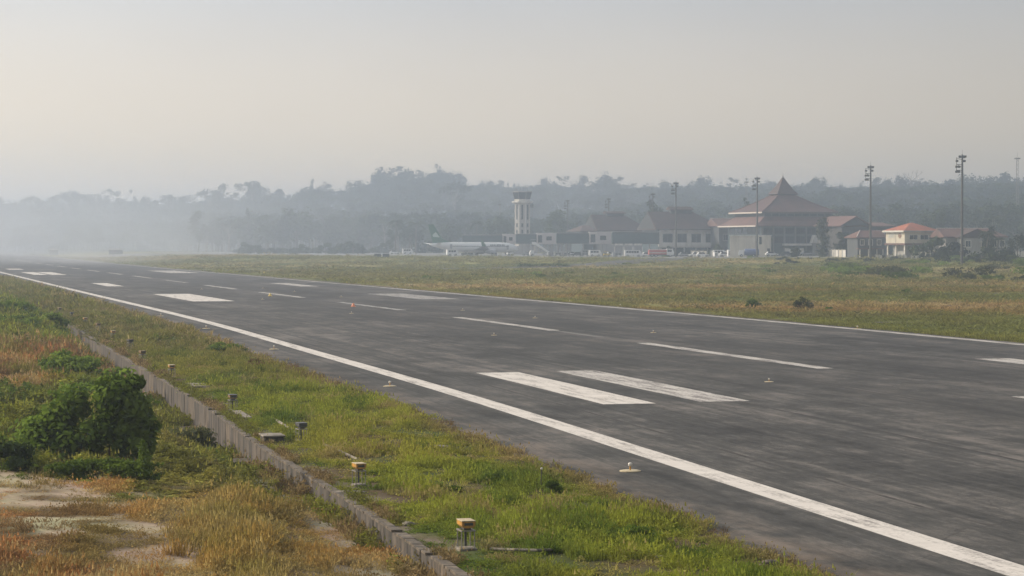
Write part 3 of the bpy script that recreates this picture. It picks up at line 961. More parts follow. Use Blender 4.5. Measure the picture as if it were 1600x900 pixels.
def scatter_group():
    g = bpy.data.node_groups.new('scatter', 'GeometryNodeTree')
    g.interface.new_socket('Geometry', in_out='INPUT', socket_type='NodeSocketGeometry')
    g.interface.new_socket('Geometry', in_out='OUTPUT', socket_type='NodeSocketGeometry')
    N = g.nodes.new; i = N('NodeGroupInput'); o = N('NodeGroupOutput')
    ci = N('GeometryNodeCollectionInfo'); ci.inputs['Collection'].default_value = grass_col
    ci.inputs['Separate Children'].default_value = True; ci.inputs['Reset Children'].default_value = True
    ip = N('GeometryNodeInstanceOnPoints'); ip.inputs['Pick Instance'].default_value = True
    def na(n, ty):
        x = N('GeometryNodeInputNamedAttribute'); x.data_type = ty; x.inputs['Name'].default_value = n
        return [s_ for s_ in x.outputs if s_.enabled][0]
    g.links.new(i.outputs[0], ip.inputs['Points']); g.links.new(ci.outputs[0], ip.inputs['Instance'])
    g.links.new(na('idx', 'INT'), ip.inputs['Instance Index'])
    g.links.new(na('rot', 'FLOAT_VECTOR'), ip.inputs['Rotation']); g.links.new(na('scl', 'FLOAT_VECTOR'), ip.inputs['Scale'])
    g.links.new(ip.outputs[0], o.inputs[0])
    return g
SC = scatter_group()
def scatter(name, P, idx, scl, tint):
    me = bpy.data.meshes.new(name)
    n = len(P); me.vertices.add(n); me.vertices.foreach_set('co', P.astype(np.float32).ravel())
    def at_(nm, ty, field, arr):
        a = me.attributes.new(nm, ty, 'POINT'); a.data.foreach_set(field, np.ascontiguousarray(arr).ravel())
    at_('idx', 'INT', 'value', idx.astype(np.int32))
    rot = np.zeros((n, 3), np.float32); rot[:, 2] = nrg.uniform(0, 6.283, n); rot[:, :2] = nrg.normal(0, .12, (n, 2))
    at_('rot', 'FLOAT_VECTOR', 'vector', rot); at_('scl', 'FLOAT_VECTOR', 'vector', scl.astype(np.float32))
    at_('tint', 'FLOAT_COLOR', 'color', np.concatenate([np.clip(tint, .004, .6), np.ones((n, 1))], 1).astype(np.float32))
    me.update()
    o = link(name, me); md = o.modifiers.new('scatter', 'NODES'); md.node_group = SC
    tag(o, kind='stuff')
    return o

LIME = np.array([.265, .285, .044]); DEEP = np.array([.095, .155, .026]); YOL = np.array([.33, .30, .055]); OLV = np.array([.155, .145, .05])
STRAW = np.array([.40, .31, .15]); RUST = np.array([.37, .185, .075]); BRN = np.array([.19, .13, .065])

def pts_in(n, d0, d1, w0, w1):
    # uniform over the ground between two distances and two offsets
    d = np.sqrt(nrg.uniform(d0 ** 2, d1 ** 2, n)) if False else nrg.uniform(d0, d1, n)
    wd = nrg.uniform(w0, w1, n)
    x, y = rwy(d, wd)
    return x, y, wd, d

# verge between wall and runway
X = []; Y = []; W = []; S = []
for d0, d1, dens_, sc in ((36, 60, 95, .95), (60, 90, 70, 1.0), (90, 140, 40, 1.25), (140, 220, 16, 1.7), (220, 420, 4, 2.6)):
    n = int((d1 - d0) * 7.2 * dens_)
    x, y, wd, d = pts_in(n, d0, d1, -11.0, -3.7)
    X.append(x); Y.append(y); W.append(wd); S.append(np.full(n, sc))
X, Y, W, S = map(np.concatenate, (X, Y, W, S))
n1 = fbm(X / 2.6, Y / 4.5, 101); n2 = fbm(X / .9, Y / 1.4, 103); n3 = fbm(X / 7, Y / 14, 105)
edge = sstep(-5.2, -4.0, W + 1.3 * (n1 - .5)); near_wall = sstep(-9.5, -10.6, ueff(X, Y))
keep = nrg.uniform(0, 1, len(X)) < (1 - .8 * near_wall * sstep(.36, .56, n2)) * (1 - .6 * edge * sstep(.36, .56, n2)) * (1 - .9 * sstep(.50, .62, n2)) * (1 - .5 * sstep(.52, .64, n1))
t = lerp(LIME, DEEP, sstep(.42, .66, n1) * .8)
t = lerp(t, YOL, sstep(.45, .62, n3) * .55)
t = lerp(t, OLV, sstep(80, 150, Y) * .7)
n5 = fbm(X / 1.2, Y / 2.4, 131); n6 = fbm(X / .45, Y / .7, 133)
t = lerp(t, lerp(BRN, STRAW, n6), .7 * sstep(.55, .66, n5) * sstep(.4, .55, n6))
t = lerp(t, DEEP * .8, .8 * sstep(.44, .34, n5) * sstep(.42, .6, n6))
t = lerp(t, lerp(BRN, STRAW, n2), np.clip(.75 * edge * sstep(.36, .56, n1 + .12) + .5 * sstep(.56, .68, n2) + .35 * sstep(100, 200, Y) * sstep(.45, .6, n1), 0, .9))
t = t * (0.7 + .6 * nrg.uniform(0, 1, (len(X), 1)))
pick = nrg.choice([0, 0, 0, 1, 1, 2, 3, 4, 4], len(X))
pick = np.where(Y > 140, nrg.choice([1, 6, 6, 4], len(X)), pick)
h = (.38 + .8 * sstep(.42, .64, fbm(X / 1.3, Y / 1.9, 109)) * (1 - near_wall)) * S * (1 - .25 * edge) * (1 - .35 * near_wall)
scl = np.stack([S, S, h], 1) * nrg.uniform(.75, 1.2, (len(X), 1))
keep &= ueff(X, Y) > -10.9
P = np.stack([X, Y, ground_z(X, Y)], 1)
scatter('verge_grass', P[keep], pick[keep], scl[keep], t[keep])

# grass creeping over the asphalt edge
n = 5200
x, y, wd, d = pts_in(n, 36, 170, -4.4, -3.0)
k = fbm(x / 1.3, y / 2.0, 120); keep = (nrg.uniform(0, 1, n) < .5) & (wd < -4.0 + 1.5 * (k - .40) + .15)
t = lerp(BRN, lerp(LIME, YOL, nrg.uniform(0, 1, n)), sstep(.45, .6, fbm(x, y, 121))) * nrg.uniform(.6, 1.2, (n, 1))
s_ = (.7 + .5 * sstep(60, 150, y))[:, None] * nrg.uniform(.5, .95, (n, 3))
scatter('edge_grass', np.stack([x, y, np.full(n, .0)], 1)[keep], nrg.choice([0, 1, 4, 3], n)[keep], s_[keep], t[keep])

# weeds hanging over the top of the drain wall and standing at its foot
n = 5200
d = nrg.uniform(40, 150, n) ; wd = np.where(nrg.uniform(0, 1, n) < .6, nrg.uniform(-11.08, -10.7, n), nrg.uniform(-11.75, -11.3, n)) + wall_sh(d)
x, y = rwy(d, wd); k = fbm(d / 3.2, wd * 0 + 2.0, 150); foot = wd - wall_sh(d) < -11.2
keep = nrg.uniform(0, 1, n) < np.where(foot, sstep(.44, .6, k), .9 * sstep(.40, .56, fbm(d / 2.1, wd * 0 + 7.0, 151)))
t = lerp(lerp(BRN, STRAW, nrg.uniform(0, 1, n)), lerp(OLV, LIME, nrg.uniform(0, 1, n)), sstep(.42, .58, fbm(d / 5, wd * 0, 152))) * nrg.uniform(.6, 1.15, (n, 1))
s_ = (.8 + .5 * sstep(60, 130, y))[:, None] * nrg.uniform(.6, 1.2, (n, 3)) * np.where(foot, 1.35, .85)[:, None]
P = np.stack([x, y, np.where(foot, ground_z(x, y), np.maximum(ground_z(x, y), .02))], 1)
scatter('wall_weeds', P[keep], nrg.choice([1, 2, 3, 5, 4], n)[keep], s_[keep], t[keep])

# rough ground left of the drain
X = []; Y = []; S = []
for d0, d1, dens_, sc in ((36, 56, 105, .9), (56, 80, 75, 1.05), (80, 120, 42, 1.3), (120, 190, 16, 1.9), (190, 420, 3.5, 2.8)):
    n = int((d1 - d0) * 26 * dens_)
    x, y, wd, d = pts_in(n, d0, d1, -38, -10.3)
    m_ = x > -(y * .226 + 2.5)
    X.append(x[m_]); Y.append(y[m_]); S.append(np.full(m_.sum(), sc))
X, Y, S = map(np.concatenate, (X, Y, S))
U = ueff(X, Y)
n1 = fbm(X / 2.0, Y / 3.6, 201); n2 = fbm(X / .7, Y / 1.1, 203)
dr = dry_mask(X, Y); sm = sand_mask(X, Y)
keep = nrg.uniform(0, 1, len(X)) < (1 - .86 * np.clip(sm * 1.5, 0, 1) * sstep(.30, .45, n1)) * (1 - .7 * sstep(.52, .64, n2)) * (1 - .75 * sstep(-12.7, -12.0, U) * sstep(.35, .5, n1) * sstep(64, 76, Y))
keep &= U < np.where(Y < 68, -11.3, -11.9)
keep &= nrg.uniform(0, 1, len(X)) < 1 - .6 * sstep(-14.0, -12.4, U) * sstep(72, 64, Y) * sstep(.38, .5, n2)
keep &= nrg.uniform(0, 1, len(X)) < .45 + .55 * sstep(.40, .54, fbm(X / 1.1, Y / 2.0, 241))
green = lerp(lerp(LIME, DEEP, sstep(.4, .6, n1)), OLV, sstep(.48, .62, n2) * .7)
dry = lerp(lerp(RUST, STRAW, sstep(.36, .60, n2)), BRN, sstep(.46, .62, n1) * .8)
mid = lerp(YOL, STRAW, n2)
dd = np.clip(dr * 1.15 + (n2 - .5) * .9, 0, 1)
t = lerp(green, dry, sstep(.3, .65, dd))
t = lerp(t, mid, .6 * np.exp(-((U + 14.5) / 2.6) ** 2) * sstep(110, 80, Y))
t = lerp(t, lerp(OLV, LIME * .8, n1), (.28 + .4 * sstep(56, 66, Y)) * sstep(.50, .60, fbm(X / 1.4, Y / 3.0, 233)))
t = t * (0.65 + .65 * nrg.uniform(0, 1, (len(X), 1)))
pd = nrg.choice([1, 2, 3, 3, 3, 2], len(X)); pg = nrg.choice([0, 1, 2, 4, 5, 5], len(X))
pick = np.where(dd > .5, pd, pg); pick = np.where(Y > 130, nrg.choice([6, 5, 6, 2], len(X)), pick)
infront = sstep(44.6, 46.2, Y) * sstep(61, 59, Y) * sstep(-6.5, -9, X)
clump = sstep(.46, .64, fbm(X / 1.1, Y / 2.0, 241))
h = (.38 + .95 * clump) * S * (1 - .6 * infront) * (1 - .55 * sstep(-13.4, -12.2, U) * sstep(72, 64, Y))
scl = np.stack([S, S, h], 1) * nrg.uniform(.7, 1.25, (len(X), 1))
P = np.stack([X, Y, ground_z(X, Y)], 1)
scatter('rough_grass', P[keep], pick[keep], scl[keep], t[keep])

# field beyond the runway
X = []; Y = []; W = []; S = []
for d0, d1, w0, w1, dens_, sc in ((120, 320, 45.9, 49.5, 9, 1.2), (120, 200, 49, 80, 5, 2.0), (180, 320, 49, 130, 1.3, 2.8), (300, 520, 47, 230, .40, 4.2), (480, 1000, 47, 420, .10, 6.5)):
    n = int((d1 - d0) * (w1 - w0) * dens_)
    x, y, wd, d = pts_in(n, d0, d1, w0, w1)
    m_ = np.abs(x) < y * .226 + 8
    X.append(x[m_]); Y.append(y[m_]); W.append(wd[m_]); S.append(np.full(m_.sum(), sc))
X, Y, W, S = map(np.concatenate, (X, Y, W, S))
n1 = fbm(X / 45, Y / 30, 64); n2 = fbm(X / 5, Y / 8, 303); n3 = fbm(X / 35, Y / 16, 68); n4 = fbm(X / 60, Y / 38, 61)
t = lerp(OLV, STRAW * .72, sstep(.45, .68, n4))
t = lerp(t, lerp(OLV, DEEP, .35), sstep(.46, .62, n1) * .7)
t = lerp(t, RUST * .8, .35 * sstep(.56, .7, n3) * sstep(520, 300, Y))
t = lerp(t, OLV * .9, sstep(.5, .65, n2) * .6)
t = lerp(t, lerp(LIME, OLV, .5) * .9, np.exp(-((W - 47.6) / 1.6) ** 2) * .6)
t = 1.4 * t * (0.7 + .55 * nrg.uniform(0, 1, (len(X), 1)))
tx = np.array([p[0] for p in tp]); ty = np.array([p[1] for p in tp])
dist = np.min((X[:, None] - tx[None, ::3]) ** 2 + (Y[:, None] - ty[None, ::3]) ** 2, 1)
tA = (X + 230) / 340.0; yA = 1118 - 420 * tA - 26 * np.sin(np.pi * np.clip(tA, 0, 1))
bare = fbm(X / 9, Y / 7, 69)
keep = (dist > 110) & ~((tA > 0) & (tA < 1) & (Y > yA - 12)) & (nrg.uniform(0, 1, len(X)) < 1 - .85 * sstep(.66, .72, bare)) & (nrg.uniform(0, 1, len(X)) < .35 + .65 * sstep(.35, .6, n2))
pick = np.where(W < 50, nrg.choice([1, 4, 6], len(X)), 6)
h = np.minimum(S, 2.4) * .30 * (.5 + sstep(.35, .7, n2)) * np.where(W < 50, 1.5, 1)
scl = np.stack([S, S, h], 1) * nrg.uniform(.6, 1.2, (len(X), 1))
P = np.stack([X, Y, ground_z(X, Y)], 1)
scatter('field_grass', P[keep], pick[keep], scl[keep], t[keep])

# ------------------------------------------------------------------ leafy plants
def leaf_cloud(lobes, n, leaf, seed, aspect=.5, droop=.2, shell=.55, var_by_lobe=.6):
    """many small leaves filling ellipsoid lobes: (cx,cy,cz, rx,ry,rz)"""
    g = np.random.default_rng(seed)
    lb = np.array(lobes, float)
    wgt = (lb[:, 3] * lb[:, 4] * lb[:, 5]) ** .72; wgt /= wgt.sum()
    k = g.choice(len(lb), n, p=wgt)
    dr = g.normal(size=(n, 3)); dr /= np.linalg.norm(dr, axis=1)[:, None]
    rad = g.uniform(shell, 1.0, n) ** .7 * (1 + .22 * g.normal(size=n))
    c = lb[k, :3] + dr * rad[:, None] * lb[k, 3:6]
    nrm = dr + g.normal(0, .7, (n, 3)) + np.array([0, 0, .4]); nrm /= np.linalg.norm(nrm, axis=1)[:, None]
    u = np.cross(nrm, g.normal(size=(n, 3))); u /= np.linalg.norm(u, axis=1)[:, None]
    u[:, 2] -= droop; u /= np.linalg.norm(u, axis=1)[:, None]
    v = np.cross(nrm, u); v /= np.linalg.norm(v, axis=1)[:, None]
    s_ = (leaf * g.uniform(.6, 1.35, n))[:, None]
    V = np.stack([c - u * s_, c + v * s_ * aspect, c + u * s_, c - v * s_ * aspect], 1).reshape(-1, 3)
    F = np.arange(n * 4).reshape(n, 4)
    lobe_tone = g.uniform(0, 1, len(lb))
    var = np.clip(var_by_lobe * lobe_tone[k] + (1 - var_by_lobe) * g.uniform(0, 1, n), 0, 1)
    return V, F, var

def lobes_dome(n, rx, ry, h, seed, size=.42, low=.25, bias=1.0):
    g = np.random.default_rng(seed); o = []
    for i in range(n):
        a = g.uniform(0, 6.283); z = g.uniform(low, 1.0) ** bias
        rr = math.sqrt(max(0, 1 - (max(0, z - .35) / .7) ** 2)) * g.uniform(.35, .95) ** .6
        s_ = size * g.uniform(.7, 1.25)
        o.append((rx * rr * math.cos(a), ry * rr * math.sin(a), h * (z * .85), rx * s_, ry * s_, h * s_ * .62))
    return o

bush_m = leaf_mat('bush_leaf', (.105, .175, .030), .5, var=.65)
bush_lt = leaf_mat('light_leaf', (.110, .185, .026), .4, var=.5)  # lighter leaf colour; also paints the sunlit side of the big bush
bush_dk = leaf_mat('dark_leaf', (.04, .07, .02), .25, var=.5)
stem_m = mat('woody_stem', (.10, .075, .05), .9, .2, 8)

def bush(name, px, py, label, cat, lobes, n, leaf, m, seed, rz=0, group=None, stems=7, d_=None, aspect=.5):
    d = d_ or FPX * CAM_H / (py - 381.0); x = float(at(px, d)); z = gz(x, d)
    t = empty(name, (x, d, z), rz, label, cat, group)
    V, F, var = leaf_cloud(lobes, n, leaf, seed, aspect)
    V[:, 2] = np.maximum(V[:, 2], .01)
    link('foliage', pmesh('foliage', V, F, m, var), t)
    mb = MB(); g = random.Random(seed)
    for lb in g.sample(list(lobes), min(stems, len(lobes))):
        p1 = Vector(lb[:3]); a = Vector((p1.x * .2, p1.y * .2, -.1)); mid_ = a.lerp(p1, .5) + Vector((g.uniform(-.1, .1), g.uniform(-.1, .1), .1)) * lb[5]
        r_ = max(.012, lb[5] * .06)
        mb.tube([a, mid_, p1], [r_, r_ * .7, r_ * .35], 6)
    mb.build('stems', stem_m, t)
    return t
bl = lobes_dome(26, .85, .9, 2.3, 5, .26, .15)
bl = [(x + .35, y, z, a, b, c) for x, y, z, a, b, c in bl]
bl += [(-1.7, -.1, .9, .5, .5, .4), (-1.35, .1, 1.35, .45, .45, .35), (-1.1, -.3, .6, .6, .5, .4), (-2.0, 0, .45, .5, .5, .35), (-.9, 0, 1.75, .4, .4, .35), (-1.5, -.5, .3, .6, .5, .3), (.1, 0, 2.3, .3, .3, .22), (.7, .1, 2.35, .28, .28, .2)]
bl += [(.75, -.3, 1.6, .5, .5, .5), (.9, -.2, 1.1, .5, .5, .5), (.4, -.2, 1.95, .5, .5, .35), (.8, -.4, .65, .5, .5, .45)]
bush('leafy_bush', 168, 738, 'big dark green leafy bush on the rough ground at left', 'bush', bl, 9000, .125, bush_m, 5)
_b = bpy.data.objects['leafy_bush']
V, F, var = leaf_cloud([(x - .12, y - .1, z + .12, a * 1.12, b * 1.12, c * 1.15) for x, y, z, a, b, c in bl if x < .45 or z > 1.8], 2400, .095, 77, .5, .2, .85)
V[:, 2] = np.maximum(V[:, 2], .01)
link('sunlit_leaves', pmesh('sunlit_leaves', V, F, bush_lt, var), _b)  # lighter leaves added at upper left to paint sunlight onto the bush
bush('low_bush', 100, 712, 'mid green bush spreading left of the big dark bush', 'bush', lobes_dome(22, 1.5, 1.0, 1.15, 8, .26, .05), 4600, .095, bush_lt, 8)
bush('low_bush', 5, 758, 'dark bush cut by the left picture edge', 'bush', lobes_dome(12, .75, .6, .75, 9, .32, .1), 2000, .07, bush_dk, 9)
bush('creeping_plant', 160, 766, 'bright low creeping plant at the foot of the big dark bush', 'plant', lobes_dome(18, 1.35, .7, .55, 10, .36, .05), 4200, .065, bush_lt, 10)
bush('upright_weed', 222, 768, 'tall thin bright green weed standing in front of the big bush', 'plant', [(0, 0, .3, .18, .18, .3), (.04, 0, .65, .15, .15, .28), (0, .02, .95, .11, .11, .2)], 700, .075, bush_lt, 11, aspect=.25)
bush('low_bush', 120, 640, 'yellow-green rounded bush up left of the big dark bush', 'bush', lobes_dome(14, 1.0, .9, .8, 12, .3, .1), 2400, .075, bush_lt, 12)
bush('low_bush', 45, 670, 'dark patchy low bush at far left on green slope', 'bush', lobes_dome(9, .9, .7, .45, 13, .3, .1), 1300, .07, bush_m, 13)
bush('leafy_shrub', 108, 596, 'bright green shrub beside the drain, between brown grass and wall', 'bush', lobes_dome(16, 1.2, 1.0, 1.4, 14, .28, .12), 2800, .09, bush_lt, 14)
bush('leafy_shrub', 130, 600, 'dull green spreading shrub overhanging the drain', 'bush', lobes_dome(20, 1.8, 1.3, 1.2, 15, .27, .1), 3200, .10, bush_m, 15)
bush('grey_shrub', 292, 672, 'greyish leafy shrub by the drain, right of the big bush', 'bush', lobes_dome(12, .95, .8, .85, 16, .4, .1), 3000, .06, leaf_mat('grey_leaf', (.09, .11, .05), .3, var=.5), 16)
bush('leafy_shrub', 318, 690, 'small bright green shrub at the drain edge below the grey one', 'bush', lobes_dome(8, .6, .5, .4, 17, .4, .1), 1500, .06, bush_lt, 17)
bush('leafy_shrub', 62, 520, 'tall dark shrub hiding the far end of the drain wall', 'bush', lobes_dome(18, 2.2, 2.0, 1.5, 18, .26, .1), 2400, .13, bush_m, 18)
bush('leafy_shrub', 20, 500, 'olive shrub at the left picture edge near the runway', 'bush', lobes_dome(16, 1.8, 2.0, 1.6, 19, .26, .1), 1700, .14, bush_lt, 19)
bush('leafy_shrub', 45, 552, 'low green shrub on the slope near the wall end', 'bush', lobes_dome(10, 1.5, 1.2, .9, 20, .4, .1), 2200, .11, bush_m, 20)
bush('verge_shrub', 350, 552, 'low dark green shrub at the asphalt edge of the near verge', 'bush', lobes_dome(10, 1.0, .8, .55, 21, .42, .05), 2600, .07, bush_m, 21)
bush('verge_shrub', 405, 575, 'brownish weed clump at asphalt edge right of a dark shrub', 'bush', lobes_dome(8, .7, .6, .35, 22, .42, .05), 1200, .06, leaf_mat('brown_leaf', (.13, .10, .04), .3, var=.5), 22)
for i, (px, py, lb, r_, h) in enumerate(((775, 760, 'dark green grassy clump on the verge left of the white stake', .42, .34), (690, 560 + 212, 'rounded leafy weed on the verge right of the second light', .4, .25),
                                          (865, 775, 'dark leafy weed on the verge right of the white stake', .3, .3), (960, 800, 'brown-green weed by the asphalt in the lower verge', .35, .3), (1000, 850, 'yellow-green weed near asphalt at the bottom of the verge', .35, .3))):
    bush('verge_weed', px, py, lb, 'plant', lobes_dome(7, r_, r_, h, 30 + i, .42, .05), 900, .05, bush_m if i != 4 else bush_lt, 30 + i, aspect=.3)
# field bushes
bush('field_shrub', 1177, 481, 'dark upright shrub alone in the field, left of two', 'bush', lobes_dome(9, .95, .9, .95, 40, .4, .05), 900, .11, bush_m, 40)
bush('field_shrub', 1253, 484, 'thin dull shrub alone in the field, right of two', 'bush', lobes_dome(9, .85, .8, 1.15, 41, .4, .05), 700, .11, leaf_mat('dull_leaf', (.07, .085, .03), .3, var=.5), 41)
bush('field_shrub', 1415, 460, 'small green clump in the middle of the right field', 'bush', lobes_dome(6, .9, .8, .7, 42, .4, .05), 420, .12, bush_m, 42)
bush('field_shrub', 1300, 487, 'low dull tuft right of the pair of field shrubs', 'bush', lobes_dome(6, .7, .7, .4, 43, .4, .05), 320, .1, bush_m, 43)
g = random.Random(5)
for i in range(30):
    px = g.uniform(1300, 1640); py = g.uniform(416, 442) if px > 1400 else g.uniform(420, 433)
    r_ = g.uniform(2.2, 5.0)
    bush('bank_shrub', px, py, '%s shrub on the right field bank, %s' % ('dull olive' if i % 3 == 0 else 'dark green', 'left of the nearer mast line' if px < 1380 else 'below the stilted house' if px < 1470 else 'below the tallest mast' if px < 1540 else 'at the right picture edge'), 'bush', lobes_dome(8, r_, r_ * .8, r_ * .42, 60 + i, .42, .05), 420, .30, bush_m if i % 3 else leaf_mat('dull_leaf', (.07, .085, .03), .3), 60 + i, group='shrubs on the bank of the right field', stems=3)
for i in range(26):
    px = g.uniform(640, 1320); py = g.uniform(408, 436)
    r_ = g.uniform(1.2, 3.0)
    bush('field_tuft', px, py, 'low dark tuft in the far field, %s' % ('below the airliner' if px < 800 else 'below the jet bridges' if px < 1000 else 'below the four-window wing' if px < 1140 else 'below the spired hall') + (' and close to the apron' if py < 416 else ' halfway to the runway' if py > 425 else ''), 'bush', lobes_dome(5, r_, r_ * .8, r_ * .3, 100 + i, .42, .05), 160, .25, bush_m, 100 + i, group='dark tufts in the far field', stems=2)
bush('field_tuft', 850, 419, 'long dark weed line beside the taxiway in the far field', 'bush', [(x_, 0, .35, 1.2, 1, .5) for x_ in (-6, -4.5, -3, -1, .5, 2.2, 4, 5.5)], 500, .25, bush_dk, 140, stems=3)
# ------------------------------------------------------------------ buildings
tile_r = mat('roof_tiles', (.085, .036, .031), .8, .3, .35, grime=(.055, .034, .031), gscale=.25)
tile_d = mat('dark_roof_tiles', (.068, .036, .030), .8, .3, .35, grime=(.046, .031, .028), gscale=.25)
tile_o = mat('orange_roof_tiles', (.36, .105, .05), .8, .2, .4, grime=(.25, .09, .05), gscale=.3)
tile_p = mat('faded_roof_tiles', (.14, .070, .058), .85, .25, .3, grime=(.095, .058, .05), gscale=.3)
render_w = mat('white_render', (.66, .63, .57), .85, .08, .5, grime=(.45, .42, .37), gscale=.5)
render_c = mat('cream_render', (.58, .53, .43), .85, .08, .5, grime=(.45, .41, .33), gscale=.5)
render_g = mat('grey_render', (.36, .35, .33), .85, .1, .5, grime=(.24, .23, .22), gscale=.5)
teal = mat('teal_panel', (.030, .055, .064), .35, .15, .6)
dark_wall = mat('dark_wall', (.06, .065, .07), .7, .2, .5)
glass_d = mat('tinted_glass', (.018, .026, .034), .12, .3, .4)
wood_d = mat('dark_timber', (.07, .05, .04), .8, .2, 1.0)
ridge_m = mat('pale_ridge', (.52, .46, .40), .8, .1, .8)

class Fr:
    """metres from photograph measurements at one distance"""
    def __init__(s, px, d):
        s.px, s.d, s.m = px, d, d / FPX
        s.x = at(px, d); s.z = gz(s.x, d)
    def H(s, py): return CAM_H - (py - 381.0) * s.m - s.z
    def W(s, px): return (px - s.px) * s.m
    def loc(s): return (s.x, s.d, s.z)

def rect_loft(mb, levels, cx=0, cy=0):
    """rectangular rings (hx, hy, z), open eaves closed off"""
    return mb.loft([[(cx - hx, cy - hy, z), (cx + hx, cy - hy, z), (cx + hx, cy + hy, z), (cx - hx, cy + hy, z)] for hx, hy, z in levels])

def gable_roof(mb, x0, x1, y0, y1, ze, zr, hip_r=0.0, hip_l=0.0, t=.3, over=0.0):
    """ridge along x; hip_* = how far the ridge stops short of that end"""
    ym = (y0 + y1) / 2
    a, b, c, d_ = (x0, y0, ze), (x1, y0, ze), (x1, y1, ze), (x0, y1, ze)
    r0, r1 = (x0 + hip_l, ym, zr), (x1 - hip_r, ym, zr)
    lo = [(p[0], p[1], p[2] - t) for p in (a, b, c, d_)]
    vs = [a, b, c, d_, r0, r1] + lo
    fs = [(0, 1, 5, 4), (2, 3, 4, 5), (1, 2, 5), (3, 0, 4), (9, 8, 7, 6), (0, 6, 7, 1), (1, 7, 8, 2), (2, 8, 9, 3), (3, 9, 6, 0)]
    return mb.add(vs, fs)

def windows(parent, xs, y, z0, z1, w_, frame_m, pane_m=None, out=-1, axis='x', t=.14):
    """framed windows set proud of a wall; axis x: wall runs along x and faces out*y"""
    for x in xs:
        h = z1 - z0
        f = MB()
        def b(cx, cz, sx, sz, dy, th):
            if axis == 'x': f.box((cx, y + out * dy, cz), (sx, th, sz))
            else: f.box((y + out * dy, cx, cz), (th, sx, sz))
        b(x - w_ / 2, (z0 + z1) / 2, .16, h + .16, .06, t); b(x + w_ / 2, (z0 + z1) / 2, .16, h + .16, .06, t)
        b(x, z1, w_ - .16, .16, .06, t); b(x, z0, w_ - .16, .18, .08, t + .04)
        o = f.build('window', frame_m, parent)
        f = MB(); b(x, (z0 + z1) / 2, w_ - .17, h - .17, .02, .05)
        f.build('pane', pane_m or glass_d, o)
        f = MB(); b(x, (z0 + z1) / 2, .07, h - .2, .06, .05)
        f.build('mullion', frame_m, o)

# --- main terminal: tiered roof with a spire
f = Fr(1223, 842)
T = empty('terminal_hall', f.loc(), R(18), 'large terminal hall with tiered red-brown roof rising to a pointed spire', 'terminal')
H = f.H
mb = MB()
rect_loft(mb, [(15.0, 15.0, H(332) - .35), (15.0, 15.0, H(332)), (11.6, 11.6, H(325.5)), (8.6, 8.6, H(319)), (5.4, 5.4, H(311)), (3.3, 3.3, H(305))])
roof = mb.build('roof', tile_r, T)
mb = MB()
rect_loft(mb, [(3.9, 3.9, H(303.5) - .25), (4.2, 4.2, H(303.5)), (3.0, 3.0, H(297)), (1.9, 1.9, H(290)), (.95, .95, H(283)), (.12, .12, H(276.5))])
sp = mb.build('spire', tile_d, T)
MB().lathe((0, 0, H(276.5)), [(.12, 0), (.22, .3), (.07, .6), (.05, 1.3), (.01, 2.4)], 8).build('finial', dark_metal, sp)
MB().box((0, 0, H(304.6)), (6.3, 6.3, 1.0)).build('spire_base', dark_wall, T)  # dark colour paints the shadow gap below the spire eave
for sx, sy in ((-1, -1), (1, -1), (1, 1), (-1, 1)):
    MB().tube([(sx * 15.0, sy * 15.0, H(332) + .08), (sx * 11.6, sy * 11.6, H(325.5) + .1), (sx * 8.6, sy * 8.6, H(319) + .1), (sx * 5.4, sy * 5.4, H(311) + .1), (sx * 3.4, sy * 3.4, H(305.5))], .16, 5).build('hip_ridge', tile_p, roof)
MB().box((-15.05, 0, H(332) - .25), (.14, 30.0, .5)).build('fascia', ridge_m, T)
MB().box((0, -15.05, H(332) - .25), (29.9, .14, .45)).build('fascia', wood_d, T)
mb = MB(); rect_loft(mb, [(13.2, 13.2, H(339.5)), (13.2, 13.2, H(333.5))]); cl = mb.build('clerestory', dark_wall, T)
for k in range(9): MB().box((-12 + 3 * k, -13.24, H(336.4)), (2.5, .08, .9)).build('pane', glass_d, cl)
mb = MB(); rect_loft(mb, [(18.4, 17.2, H(353) - .3), (18.4, 17.2, H(353)), (15.6, 15, H(346)), (13.3, 13.3, H(339.3))])
lr = mb.build('skirt_roof', tile_p, T)
MB().box((-18.5, 0, H(353) - .22), (.14, 34.2, .5)).build('fascia', ridge_m, lr)
mb = MB(); rect_loft(mb, [(15.2, 15.2, -.5), (15.2, 15.2, H(353.4))]); mb.build('wall', teal, T)
for k in range(8):
    MB().box((-15 + k * 30 / 7, -15.35, H(353.5) / 2), (.5, .3, H(353.8))).build('column', mat('column_grey', (.14, .14, .14), .8, .1, .5), T)
windows(T, [-12.9 + 4.286 * k for k in range(7)], -15.2, H(366), H(356.5), 3.4, dark_wall)
windows(T, [-12.9 + 4.286 * k for k in range(7)], -15.2, H(380), H(369), 3.4, dark_wall)
windows(T, [-12 + 4 * k for k in range(7)], -15.2, H(366), H(356.5), 2.8, dark_wall, axis='y')
MB().box((-2.0, -16.6, H(382.2)), (10.6, 2.4, .75)).build('balcony', render_w, T)
MB().box((9.8, -16.6, H(381)), (8.6, 2.4, 1.3)).build('balcony', render_g, T)
MB().poly([(3.2, -18.4, H(380)), (5.6, -18.4, H(380)), (7.2, -18.4, H(367.5)), (4.2, -18.4, H(367.5))], (0, 2.6, 0)).build('slanted_pier', render_w, T)
MB().box((4.6, -17.0, H(380) / 2 + .3), (1.3, 1.4, H(381.5))).build('pier', render_g, T)
for x_ in (-5.5, -1.5): MB().box((x_, -17.4, 1.5), (3.4, .3, 2.6)).build('wall_panel', render_w, T)
MB().box((10.5, -17.2, 1.6), (7.0, .3, 1.6)).build('wall_panel', render_g, T)
